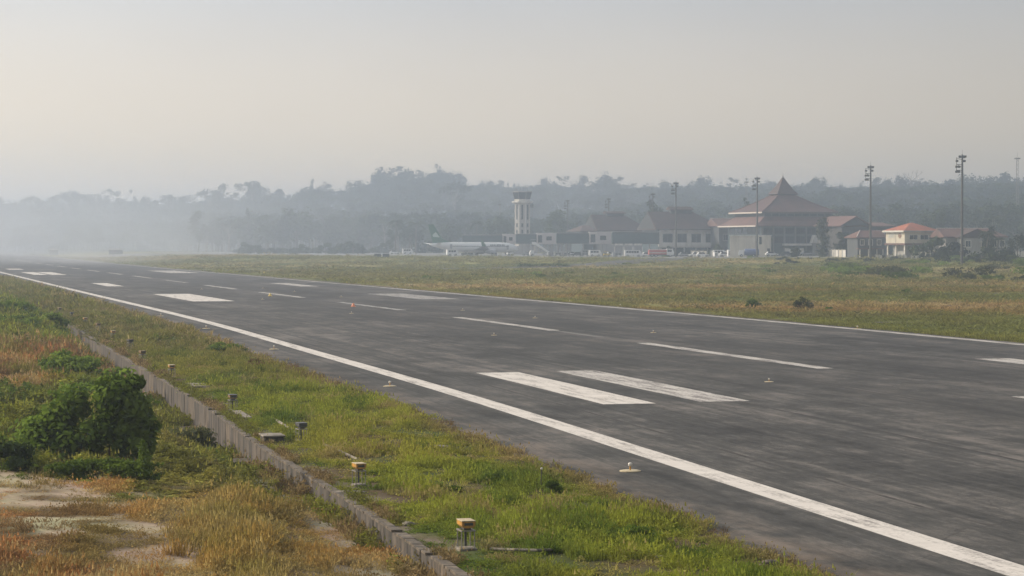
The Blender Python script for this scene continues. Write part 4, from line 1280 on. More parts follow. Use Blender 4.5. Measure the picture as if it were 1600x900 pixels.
# --- link building left of the hall
f = Fr(1137, 884); H = f.H
T = empty('link_building', f.loc(), R(14), 'long low link building with pale-edged red roof left of the spired hall', 'building')
mb = MB(); gable_roof(mb, -6.5, 9.5, -7, 9, H(352.5), H(341.5), hip_l=0)
rf = mb.build('roof', tile_p, T)
MB().tube([(-6.4, 1, H(341.5) + .05), (9.4, 1, H(341.5) + .05)], .28, 6).build('ridge_cap', ridge_m, rf)
MB().box((-1, -7.08, H(353) - .2), (8.5, .12, .6)).build('fascia', ridge_m, rf)
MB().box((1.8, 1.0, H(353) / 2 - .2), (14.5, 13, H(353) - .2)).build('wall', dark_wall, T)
windows(T, [-2.8, .5, 3.8, 7], -5.5, H(376), H(366), 2.0, render_g)
windows(T, [-2.0, 2.5, 6.5], -5.5, H(396), H(385), 2.6, dark_wall)
# --- second terminal wing with four big windows
f = Fr(1064, 892); H = f.H
T = empty('terminal_wing', f.loc(), R(18), 'terminal wing with brown hipped roof and four large square windows', 'terminal')
mb = MB(); gable_roof(mb, -14.4, 14.4, -10, 10, H(358), H(331), hip_r=9.5, hip_l=.6, t=.35)
rf = mb.build('roof', tile_d, T)
mb = MB(); gable_roof(mb, -5.5, 4.5, -2.2, 2.2, H(327.5), H(322.8), hip_r=.5, t=.2); mb.build('upper_roof', tile_d, T)
MB().box((-.5, 0, H(330.5)), (8.6, 3.0, 1.6)).build('upper_wall', dark_wall, T)
mb = MB(); mb.poly([(-14.5, -8.9, H(357.5)), (-14.5, 8.9, H(357.5)), (-14.0, 0, H(332.8))], (.25, 0, 0)); mb.build('gable', mat('gable_shade', (.016, .018, .018), .8, .2, .6), T)  # near-black colour paints in the shade under the roof overhang, no slats
MB().box((0, 0, H(358) / 2 - .2), (25.0, 16.6, H(358) - .2)).build('wall', render_w, T)
MB().box((-12.6, 0, H(358) / 2), (.2, 16.9, H(359))).build('end_wall', teal, T)
windows(T, [-8.9, -3.0, 2.9, 8.8], -8.3, H(379), H(365.5), 3.9, render_g)
MB().box((0, -8.6, H(382)), (25.6, .6, 1.5)).build('parapet', render_w, T)
for k in range(5): MB().box((-11.9 + 5.95 * k, -8.5, H(370.5)), (.9, .4, H(358) - H(383))).build('pilaster', render_w, T)
MB().box((0, -8.36, H(393.5)), (24.4, .1, 3.2)).build('recess_shade', glass_d, T)  # dark sheet on the wall paints the shade of the ground-floor recess
for k in range(6): MB().box((-12 + 4.8 * k, -9.2, H(392) / 2 + .4), (.4, .4, H(386))).build('column', render_g, T)
# --- third terminal wing, farther left
f = Fr(958, 955); H = f.H
T = empty('terminal_wing', f.loc(), R(18), 'farther terminal wing with dull brown roof behind the jet bridges', 'terminal')
mb = MB(); gable_roof(mb, -10.5, 13.5, -9, 9, H(360), H(335.5), hip_r=9, hip_l=.6, t=.35); mb.build('roof', tile_d, T)
mb = MB(); gable_roof(mb, -4, 5, -2, 2, H(333), H(330), hip_r=.5, t=.2); mb.build('upper_roof', tile_d, T)
MB().box((.5, 0, H(335.5)), (7.6, 2.8, 1.4)).build('upper_wall', dark_wall, T)
mb = MB(); mb.poly([(-10.6, -8.0, H(359.5)), (-10.6, 8.0, H(359.5)), (-10.1, 0, H(337))], (.25, 0, 0)); mb.build('gable', MATS['gable_shade'], T)  # same painted overhang shade as on the nearer wing
MB().box((1.5, 0, H(360) / 2 - .2), (21, 15, H(360) - .2)).build('wall', render_g, T)
windows(T, [-6, -1.5, 3, 7.5], -7.5, H(378), H(366), 2.6, render_w)
mb = MB(); gable_roof(mb, -17.5, -10.8, -8.5, 8.5, H(361), H(352), hip_l=4, t=.3); mb.build('porch_roof', tile_d, T)
MB().box((-13.6, 0, H(361) / 2 - .2), (4.6, 13, H(361) - .4)).build('porch_wall', teal, T)
# --- cream block in front of the link building
f = Fr(1162, 800); H = f.H
T = empty('cream_building', f.loc(), R(-14), 'plain cream flat-roofed block in front of the terminal roofs', 'building')
MB().bbox((0, 0, H(368.5) / 2 - .2), (8.7, 6, H(368.5) + .4), .06).build('wall', render_c, T)
MB().box((0, 0, H(368.3)), (9.0, 6.3, .25)).build('roof_edge', render_w, T)
for x_ in (-1.45, 1.45): MB().box((x_, -3.02, H(380)), (.06, .05, H(369.5) - H(391))).build('panel_joint', render_g, T)
MB().box((2.6, -3.06, 1.6), (2.0, .1, 2.4)).build('door', dark_wall, T)
f = Fr(1195, 815); H = f.H
T = empty('cream_building', f.loc(), R(-10), 'small narrow cream block right of a mast before the spired hall', 'building')
MB().bbox((0, 0, H(368) / 2 - .2), (4.2, 5, H(368) + .4), .06).build('wall', render_c, T)
MB().box((-1.4, -2.52, H(376)), (.9, .1, 2.6)).build('window', glass_d, T)
MB().box((1.5, -2.54, H(393)), (1.0, .1, 2.2)).build('door', dark_wall, T)
MB().box((0, 0, H(367.8)), (4.5, 5.3, .22)).build('roof_edge', render_w, T)
# --- gabled porch right of the hall
f = Fr(1327, 800); H = f.H
T = empty('gabled_hall', f.loc(), R(22), 'dark gabled hall with red roof right of the tall leafy column', 'building')
mb = MB()
# ridge runs away from the camera
def gable_back(mb, hx, y0, y1, ze, zr, t=.3):
    vs = [(-hx, y0, ze), (0, y0, zr), (hx, y0, ze), (-hx, y1, ze), (0, y1, zr), (hx, y1, ze)]
    lo = [(x, y, z - t) for x, y, z in vs]
    return mb.add(vs + lo, [(0, 1, 4, 3), (1, 2, 5, 4), (6, 9, 10, 7), (7, 10, 11, 8), (0, 6, 7, 1), (1, 7, 8, 2), (3, 4, 10, 9), (4, 5, 11, 10), (0, 3, 9, 6), (2, 8, 11, 5)])
gable_back(mb, 6.3, -5, 14, H(352.5), H(337.5)); mb.build('roof', tile_p, T)
mb = MB(); mb.poly([(-5.4, -4.2, H(352.5)), (5.4, -4.2, H(352.5)), (0, -4.2, H(339.8))], (0, .3, 0)); mb.build('gable', dark_wall, T)
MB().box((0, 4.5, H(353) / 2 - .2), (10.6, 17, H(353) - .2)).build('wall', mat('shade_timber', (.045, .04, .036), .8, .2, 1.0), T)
windows(T, [-3.4, 0, 3.4], -4.0, H(378), H(362), 2.2, dark_wall)
f = Fr(1362, 812); H = f.H
T = empty('low_hall', f.loc(), R(18), 'low red-roofed hall behind the nearer mast, right of the gabled hall', 'building')
mb = MB(); gable_roof(mb, -6, 7, -5, 6, H(353), H(347.5), hip_r=3, hip_l=2); mb.build('roof', tile_p, T)
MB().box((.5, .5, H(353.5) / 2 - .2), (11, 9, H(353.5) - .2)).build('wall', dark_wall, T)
windows(T, [-3, 0.5, 4], -4.0, H(372), H(360), 2.0, render_g)
# --- low house left of the orange-roofed one
f = Fr(1352, 705); H = f.H
T = empty('low_house', f.loc(), R(16), 'low house with faded red roof left of the cream stilted house', 'house')
mb = MB(); gable_roof(mb, -4.8, 5.5, -4, 5, H(370.5), H(360), hip_l=3.2, hip_r=0); rf = mb.build('roof', tile_p, T)
MB().tube([(-4.7, -4.05, H(370.3)), (-1.6, .5, H(360) + .05)], .13, 5).build('hip_ridge', ridge_m, rf)
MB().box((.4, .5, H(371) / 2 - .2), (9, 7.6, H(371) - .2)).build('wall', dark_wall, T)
windows(T, [-2.6, .2, 3.0], -3.3, H(383), H(374.5), 1.3, render_w)
MB().box((-.5, -4.6, H(388.5)), (8.6, 2.0, .25)).build('porch_roof', tile_p, T)
for x_ in (-4.2, -1.4, 1.4, 3.4): MB().box((x_, -5.3, H(389) / 2), (.2, .2, H(389.5))).build('post', render_w, T)
# --- cream house on columns with bright orange roof
f = Fr(1424, 690); H = f.H
T = empty('stilted_house', f.loc(), R(25), 'cream two-storey house on white columns with bright orange hipped roof', 'house')
hx, hy = 6.6, 5.6
mb = MB(); rect_loft(mb, [(hx, hy, H(360.5) - .3), (hx, hy, H(360.5)), (.4, .06, H(348))]); rf = mb.build('roof', tile_o, T)
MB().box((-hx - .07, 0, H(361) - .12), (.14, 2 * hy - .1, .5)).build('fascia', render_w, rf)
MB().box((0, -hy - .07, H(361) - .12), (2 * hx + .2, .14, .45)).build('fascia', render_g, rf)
MB().box((0, 0, (H(361.5) + H(380)) / 2), (2 * hx - 1.6, 2 * hy - 1.4, H(361.3) - H(380))).build('wall', render_c, T)
MB().box((0, -.1, H(381.5)), (2 * hx - .9, 2 * hy - .6, .5)).build('floor_slab', tile_p, T)
for x_, y_ in ((-5.4, -4.4), (-5.4, 0), (-5.4, 4.4), (-1.8, -4.4), (1.8, -4.4), (5.4, -4.4), (5.4, 4.4)):
    MB().box((x_, y_, H(382.5) / 2 - .1), (.42, .42, H(382.5))).build('column', render_w, T)
MB().box((1.2, 1.6, H(383) / 2 - .1), (9.4, 5.2, H(383.6))).build('ground_wall', render_g, T)
windows(T, [-2.7, 1.1, 4.3], -hy + .7, H(374.5), H(367), 2.9, render_w)
# notice and round emblem on the lit side
sg = MB().box((-hx + .76, 2.0, H(368.6)), (.06, 3.0, 1.15)).build('notice_board', mat('notice_pale', (.52, .50, .44), .7, .05, 1), T)
for k in range(3): MB().box((-hx + .72, 2.0 + .15 * (k - 1), H(366.9 + k * 1.6)), (.03, 2.4 - .3 * k, .13)).build('lettering', mat('notice_ink', (.22, .24, .25), .7, .1, 1), sg)
em = MB()
def disc(c, r0, r1, n=20, t=.06):
    vs = []; fs = []
    for k in range(n):
        a = 2 * math.pi * k / n
        for r_ in (r0, r1):
            for dx in (0, -t): vs.append((c[0] + dx, c[1] + r_ * math.cos(a), c[2] + r_ * math.sin(a)))
    for k in range(n):
        a = 4 * k; b = 4 * ((k + 1) % n)
        fs += [(a, a + 1, b + 1, b), (a + 2, b + 2, b + 3, a + 3), (a + 1, a + 3, b + 3, b + 1), (a, b, b + 2, a + 2)]
    return MB().add(vs, fs)
emb = disc((-hx + .78, -2.4, H(368.3)), .45, .78).build('emblem_ring', mat('emblem_brown', (.24, .13, .09), .6, .1, 1), T)
disc((-hx + .78, -2.4, H(368.3)), .01, .3).build('emblem_centre', MATS['emblem_brown'], emb)
MB().box((-hx + .78, -.25, H(370.5)), (.05, .1, H(361.5) - H(380))).build('downpipe', render_g, T)
# --- house with long dull roof at right
f = Fr(1510, 680); H = f.H
T = empty('long_house', f.loc(), R(12), 'long single-storey house with grey-brown roof behind the right-hand mast', 'house')
mb = MB(); gable_roof(mb, -9.2, 11, -5, 6, H(369.5), H(356.8), hip_l=0, hip_r=4); rf = mb.build('roof', tile_p, T)
MB().tube([(-9.1, .5, H(356.8)), (7, .5, H(356.8))], .16, 5).build('ridge_cap', ridge_m, rf)
mb = MB(); gable_back(mb, 5.8, -8, .5, H(370.2), H(357.6)); mb.build('front_roof', tile_d, T)
mb = MB(); mb.poly([(-5.0, -7.4, H(370.4)), (5.0, -7.4, H(370.4)), (0, -7.4, H(359.6))], (0, .3, 0)); mb.build('gable', tile_d, T)
MB().box((1, .5, H(370) / 2 - .2), (18.5, 9.5, H(370) - .2)).build('wall', mat('dull_render', (.2, .19, .18), .85, .1, .5), T)
MB().box((0, -5.5, H(371) / 2 - .2), (9.6, 3.4, H(371) - .2)).build('front_wall', render_g, T)
windows(T, [-2.6, 2.4], -7.2, H(386), H(376), 1.7, render_w)
windows(T, [7, 9.3], -4.25, H(386), H(376), 1.4, render_w)
MB().box((2.6, -7.9, H(378)), (3.2, 1.4, .3)).build('canopy', render_w, T)

# --- pale boundary walls among the trees
def panel_wall(px0, d0, px1, d1, h, n, label, gaps=()):
    xa, xb = at(px0, d0), at(px1, d1)
    t = empty('boundary_wall', (xa, d0, gz(xa, d0)), math.atan2(d1 - d0, xb - xa), label, 'wall')
    Lw = math.hypot(xb - xa, d1 - d0); st = Lw / n
    for k in range(n):
        if k in gaps: continue
        MB().box(((k + .5) * st, 0, h / 2 - .15), (st - .34, .14, h + rnd.uniform(-.06, .06))).build('panel', render_w if k % 3 else render_c, t)
        MB().box((k * st, -.03, h / 2), (.3, .3, h + .3)).build('post', render_g, t)
    MB().box((Lw, -.03, h / 2), (.3, .3, h + .3)).build('post', render_g, t)
panel_wall(1294, 735, 1362, 712, 2.5, 12, 'pale panelled boundary wall below the gabled hall', (5,))
panel_wall(1436, 668, 1505, 660, 2.6, 11, 'white boundary wall right of the stilted house, partly behind shrubs', (4, 8))
panel_wall(1556, 655, 1625, 652, 2.4, 9, 'pale wall fragment at the right edge behind trees', (3,))
panel_wall(1368, 672, 1434, 668, 1.2, 12, 'low pale fence under the stilted house', (2, 5, 9))
panel_wall(1080, 846, 1142, 838, 2.3, 10, 'low white panelled wall below the four large windows', (4,))

# --- control tower
f = Fr(816, 1000); H = f.H; m = f.m
T = empty('control_tower', f.loc(), R(22.5), 'pale octagonal control tower with dark glazed flared cab', 'tower')
r0 = 12.4 * m / .97
sh = MB().lathe((0, 0, 0), [(r0 * 1.06, -.3), (r0 * 1.0, H(372)), (r0 * .99, H(318.5))], 8).build('shaft', mat('tower_render', (.42, .39, .35), .85, .08, .4, grime=(.32, .29, .26), gscale=.5), T)
# recessed strips and small stair windows on the two faces towards the camera
for k in range(8):
    a = R(22.5 + 45 * k); ra = r0 * .99 * math.cos(R(22.5))
    nx, ny = math.cos(a), math.sin(a)
    if ny > .3: continue
    strip_m = MB().box(((ra + .03) * nx, (ra + .03) * ny, (H(343) + H(320)) / 2), (.12, .75, H(320) - H(343)), a).build('slot_window', glass_d, T)
    for yy in (352, 362): MB().box(((ra + .06) * nx, (ra + .06) * ny, H(yy)), (.12, .75, 1.6), a).build('slot_window', glass_d, T)
    MB().box(((ra + .1) * math.cos(a + R(22.5)), (ra + .1) * math.sin(a + R(22.5)), H(345) / 2 + H(345) / 2), (.5, .5, H(320) - H(372)), a + R(22.5)).build('rib', render_w, T)
MB().lathe((0, 0, 0), [(r0 * 1.0, H(318.6)), (r0 * 1.36, H(317)), (r0 * 1.40, H(316.4)), (r0 * 1.40, H(314.6)), (r0 * 1.0, H(314.4))], 8).build('balcony', render_w, T)
cab = MB().lathe((0, 0, 0), [(r0 * 1.0, H(314.4)), (r0 * 1.03, H(311.5))], 8).build('cab_base', render_w, T)
gl = MB().lathe((0, 0, 0), [(r0 * 1.03, H(311.4)), (r0 * 1.27, H(300.6))], 8).build('cab_glass', mat('cab_glass', (.02, .025, .032), .15, .2, .4), T)
for k in range(8):
    a = R(45 * k)
    MB().tube([(r0 * 1.04 * math.cos(a), r0 * 1.04 * math.sin(a), H(311.4)), (r0 * 1.275 * math.cos(a), r0 * 1.275 * math.sin(a), H(300.6))], .09, 5).build('mullion', render_g, gl)
MB().lathe((0, 0, 0), [(r0 * 1.27, H(300.7)), (r0 * 1.31, H(300.4)), (r0 * 1.31, H(299.3)), (r0 * .2, H(298.6))], 8).build('cab_roof', render_g, T)
for dx, dy, y0_ in ((-9, 2, 289), (-4, -3, 293), (2, 1, 284.5), (4, -2, 291), (10, 3, 288)):
    MB().tube([(dx * m, dy * m, H(299.5)), (dx * m, dy * m, H(y0_))], [.07, .03], 5).build('antenna', dark_metal, T)
lad = MB()
for sx in (-.35, .35): lad.tube([(r0 * 1.12 + .3 + sx, -.5 - sx * .4, H(340)), (r0 * 1.12 + .3 + sx, -.5 - sx * .4, H(315))], .06, 5)
for k in range(14): lad.box((r0 * 1.12 + .3, -.5, H(339) + k * .48), (.7, .06, .06), -.38)
lad.build('ladder', galv, T)
MB().box((r0 * 1.12 + .3, -.6, H(321.5)), (1.0, .8, 1.7)).build('equipment_box', dark_wall, T)
MB().box((0, -1.2, 1.7), (12, 9, 4.0), -R(22.5)).build('base_building', render_g, T)

# --- jet bridges
def jet_bridge(x0, x1, cab0, cab1, yt, yb, d, label, frames=False, cabw=True):
    f = Fr(x0, d); H = f.H; W = f.W
    t = empty('jet_bridge', f.loc(), R(4), label, 'jet bridge', 'glazed jet bridges in front of the terminal')
    zt, zb = H(yt), H(yb); L_ = W(x1)
    tu = MB().bbox((L_ / 2, 0, (zt + zb) / 2), (L_, 3.0, zt - zb), .08).build('tunnel', teal, t)
    n = max(3, int(L_ / 2.2))
    for k in range(n):
        MB().box(((k + .5) * L_ / n, -1.52, (zt + zb) / 2), (L_ / n - .14, .06, (zt - zb) * .72)).build('pane', mat('bridge_glass', (.05, .085, .095), .2, .25, .3), tu)
    MB().box((L_ / 2, 0, zt + .1), (L_ + .2, 3.3, .2)).build('roof_edge', render_g, t)
    MB().box((L_ / 2, -.02, zb - .12), (L_, 3.1, .22)).build('floor_edge', render_g, t)
    if cabw:
        a, b = W(cab0), W(cab1); c = MB().bbox(((a + b) / 2, -.3, (zt + zb) / 2 + .1), (b - a, 4.2, zt - zb + .8), .12).build('cabin', mat('cabin_paint', (.50, .46, .44), .6, .08, .6), t)
        MB().box((a + (b - a) * .16, -2.43, (zt + zb) / 2), ((b - a) * .2, .06, (zt - zb) * .78)).build('door_opening', glass_d, c)
        MB().box((a + (b - a) * .16, -2.42, zt + .12), ((b - a) * .32, .05, .3)).build('door_trim', render_w, c)
        MB().box((a + (b - a) * .6, -2.43, (zt + zb) / 2 + .2), ((b - a) * .26, .06, (zt - zb) * .42)).build('window', glass_d, c)
        lg = MB()
        for s_ in (-.9, .9): lg.tube([((a + b) / 2 + s_, -.6, zb), ((a + b) / 2 + s_ * 1.3, -.6, .5)], .18, 6)
        lg.box(((a + b) / 2, -.6, .9), (2.6, .3, .3)); l_ = lg.build('drive_column', render_g, t)
        for s_ in (-1.25, 1.25): MB().tube([((a + b) / 2 + s_, -1.0, .5), ((a + b) / 2 + s_, -.2, .5)], .5, 12).build('wheel', dark_metal, l_)
    for k in range(2): MB().box((L_ * (.3 + .5 * k), 0, zb / 2), (.5, .5, zb)).build('column', render_g, t)
    if frames:
        for k in range(3):
            a = W(966 + 15 * k); fr = MB()
            fr.box((a, -2.4, H(382)), (W(978) - W(966), .5, .7)); fr.box((a - 1.6, -2.4, H(391) / 2 + .4), (.25, .4, H(383))); fr.box((a + 1.6, -2.4, H(391) / 2 + .4), (.25, .4, H(383)))
            fr.build('gate_frame', render_w, t)
    return t
jet_bridge(722, 786, 785, 806, 367.5, 380.5, 960, 'leftmost glazed jet bridge, its pale cabin above the airliner nose')
jet_bridge(806, 839, 838, 870, 366, 380.5, 935, 'short jet bridge at the tower foot with pale pinkish cabin above the stairs')
jet_bridge(869, 922, 920, 956, 364.5, 380.5, 885, 'long blue-green jet bridge with white framed cabin, centre of the row')
jet_bridge(956, 1030, 0, 0, 363, 381, 868, 'rightmost blue-green jet bridge with white gate frames beneath', True, False)

# ------------------------------------------------------------------ floodlight masts
def mast(px, d, ytop, label):
    f = Fr(px, d); H = f.H; h = H(ytop)
    t = empty('floodlight_mast', f.loc(), R(rnd.uniform(-12, 12)), label, 'floodlight mast', 'tall floodlight masts along the apron')
    MB().tube([(0, 0, -.2), (0, 0, h * .5), (0, 0, h - 1.2)], [.36, .29, .22], 8).build('pole', mat('mast_steel', (.07, .065, .062), .6, .15, .5, grime=(.05, .04, .03), gscale=.4), t)
    MB().tube([(0, 0, h - 1.2), (0, 0, h)], [.035, .02], 5).build('lightning_rod', dark_metal, t)
    h0 = h - 2.0
    fr = MB()
    for k, z in enumerate((h0, h0 - 1.6, h0 - 3.0)):
        fr.box((-.75 if k else 0, -.1, z), (1.5 if k == 0 else 1.2, .14, .14)); fr.tube([(0, 0, z - .6), (-1.3, -.1, z)], .05, 4)
    fr.box((-1.4, -.1, h0 - 1.5), (.12, .12, 3.2))
    g_ = fr.build('lamp_frame', dark_metal, t)
    def lamp(x, z):
        mb = MB(); mb.bbox((0, 0, 0), (.62, .34, .52), .06)
        ca, sa = math.cos(.5), math.sin(.5)
        mb.v = [(x + a, -.22 + b * ca - c * sa, z + b * sa + c * ca) for a, b, c in mb.v]
        mb.build('floodlight', dark_metal, g_)
    for x in (-.62, .05, .68): lamp(x, h0 + .34)
    for x in (-1.3, .5): lamp(x, h0 - .75)
    for x in (-1.4, -.75): lamp(x, h0 - 2.15)
    for x in (-1.4, -.85): lamp(x, h0 - 3.35)
    return t
mast(1503, 560, 234, 'tallest floodlight mast, right of the orange-roofed house')
mast(1360, 665, 252, 'floodlight mast just left of the orange-roofed house')
mast(1183, 765, 271, 'floodlight mast in front of the spired hall beside the cream block')
mast(1056, 812, 279, 'floodlight mast before the wing with four windows')
mast(1020, 930, 297, 'floodlight mast between the two brown terminal roofs')
mast(951, 1000, 305, 'floodlight mast before the farther brown roof')
mast(887, 1060, 308, 'hazy floodlight mast right of the control tower')

# ------------------------------------------------------------------ airliner
f = Fr(741, 912)
PL = empty('airliner', (at(742, 912), 912, gz(at(742, 912), 912) + .05), R(27), 'white twin-jet airliner with green tail parked on the apron', 'airliner')
white_pl = mat('aircraft_white', (.80, .80, .78), .35, .04, .3)
grey_pl = mat('aircraft_grey', (.42, .43, .45), .4, .06, .3)
green_t = mat('tail_green', (.03, .13, .07), .4, .1, .4)
silver = mat('bare_metal', (.55, .55, .56), .3, .1, 2, metal=.6)
# fuselage along local x: nose at +19.2, tail at -19.8
prof = [(-19.8, .18, 4.35), (-18.5, .55, 4.25), (-16, 1.0, 4.05), (-13, 1.45, 3.75), (-9.5, 1.82, 3.4), (-6, 1.93, 3.25), (2, 1.93, 3.22), (11, 1.93, 3.2), (14, 1.86, 3.15), (16.3, 1.6, 2.98), (18, 1.15, 2.75), (18.9, .65, 2.6), (19.25, .15, 2.55)]
mb = MB(); mb.loft([[(x, r_ * math.cos(2 * math.pi * k / 20), z + r_ * math.sin(2 * math.pi * k / 20) * 1.04) for k in range(20)] for x, r_, z in prof])
fu = mb.build('fuselage', white_pl, PL, True)
wn = MB()
for k in range(52):
    x = -11.5 + k * .5
    if abs(x - 4) < .3: continue
    rr = 1.95 if x > -7 else float(np.interp(x, [-13, -9.5, -6], [1.45, 1.82, 1.93])) + .02
    for s_ in (-1, 1): wn.box((x, s_ * rr * .985, 3.62 if x > -7 else 3.7), (.24, .05, .34))
tag(wn.build('cabin_window', glass_d, fu), kind='stuff')
ck = MB()
for s_ in (-1, 1):
    ck.add([(17.2, s_ * 1.12, 3.62), (17.95, s_ * .72, 3.42), (17.75, s_ * .42, 3.72), (16.9, s_ * .78, 3.98)], [(0, 1, 2, 3)])
    ck.add([(17.95, s_ * .72, 3.42), (18.05, 0, 3.42), (17.8, 0, 3.74), (17.75, s_ * .42, 3.72)], [(0, 1, 2, 3)])
ck.build('cockpit_window', glass_d, fu)
for x in (13.6, -11.2):
    for s_ in (-1, 1): MB().box((x, s_ * (1.9 if x > 0 else 1.68), 3.2 if x > 0 else 3.65), (.85, .05, 1.7)).build('cabin_door', grey_pl, fu)
# title letters near the front (dark generic strokes as they read from here)
lt = MB()
for k, w_ in enumerate((.5, .35, .5, .28, .5, .42, .5, .3, .45)): lt.box((6.2 + k * .72, -1.83, 4.12), (w_, .06, .55 + .12 * (k % 2)))
lt.build('title_lettering', mat('title_dark', (.08, .10, .11), .5, .1, 1), fu)
def wing(side):
    s_ = side
    # root to kink to tip, leading and trailing edge, thickness
    st = [(1.7, 6.2, -1.6, 2.35, .55), (6.0, 3.1, -2.2, 2.75, .34), (16.4, -2.9, -4.9, 3.65, .14)]
    rings = []
    for y, xl, xt, z, th in st:
        rings.append([(xl, s_ * y, z), (xl * .7 + xt * .3, s_ * y, z + th * .8), (xt, s_ * y, z), (xl * .6 + xt * .4, s_ * y, z - th * .35)])
    w_ = MB().loft(rings).build('wing', grey_pl, PL)
    MB().loft([[(-3.0, s_ * 16.4, 3.6), (-3.9, s_ * 16.45, 3.75), (-4.9, s_ * 16.4, 3.6), (-3.9, s_ * 16.35, 3.55)],
               [(-5.0, s_ * 17.1, 6.0), (-5.4, s_ * 17.15, 6.05), (-5.9, s_ * 17.1, 6.0), (-5.4, s_ * 17.05, 5.95)]]).build('winglet', green_t, w_)
    en = MB(); en.loft([[(x, s_ * 4.9 + r_ * math.cos(2 * math.pi * k / 16), 1.55 + r_ * math.sin(2 * math.pi * k / 16)) for k in range(16)] for x, r_ in ((6.6, .84), (6.3, 1.0), (4.9, 1.05), (3.2, .86), (2.4, .55), (1.6, .3))])
    e_ = en.build('engine', grey_pl, w_, True)
    return w_
wing(-1); wing(1)
for s_ in (-1, 1):
    MB().tube([(6.62, s_ * 4.9, 1.55), (6.7, s_ * 4.9, 1.55)], .78, 14).build('engine_intake', dark_metal, PL)
    MB().loft([[(-15.2, s_ * .9, 4.3), (-16.4, s_ * .9, 4.45), (-17.8, s_ * .9, 4.3), (-16.4, s_ * .9, 4.2)], [(-18.0, s_ * 7.0, 4.95), (-18.5, s_ * 7, 5.02), (-19.3, s_ * 7, 4.95), (-18.5, s_ * 7, 4.9)]]).build('tailplane', white_pl, PL)
fin = MB().loft([[(-10.2, 0, 5.0), (-14, .2, 5.0), (-18.4, 0, 4.7), (-14, -.2, 5.0)], [(-14.4, 0, 6.8), (-16, .18, 6.8), (-18.9, 0, 6.6), (-16, -.18, 6.8)], [(-18.1, 0, 12.3), (-18.9, .07, 12.3), (-20.4, 0, 12.2), (-18.9, -.07, 12.3)]]).build('tail_fin', green_t, PL)
MB().poly([(-15.4, -.24, 7.2), (-18.3, -.24, 7.4), (-18.6, -.22, 8.1), (-17.2, -.22, 9.3), (-16.6, -.22, 8.6)], (0, .05, 0)).build('tail_emblem', mat('emblem_pale', (.45, .55, .48), .5, .1, 1), fin)
def gear(x, y, n, r_):
    g_ = MB().tube([(x, y, 2.4), (x, y, r_)], .12, 6).build('landing_gear', silver, PL)
    for s_ in (-.32, .32): MB().tube([(x, y + s_ - .14, r_), (x, y + s_ + .14, r_)], r_, 14).build('wheel', dark_metal, g_)
gear(15.2, 0, 2, .36); gear(-.6, -2.86, 2, .55); gear(-.6, 2.86, 2, .55)

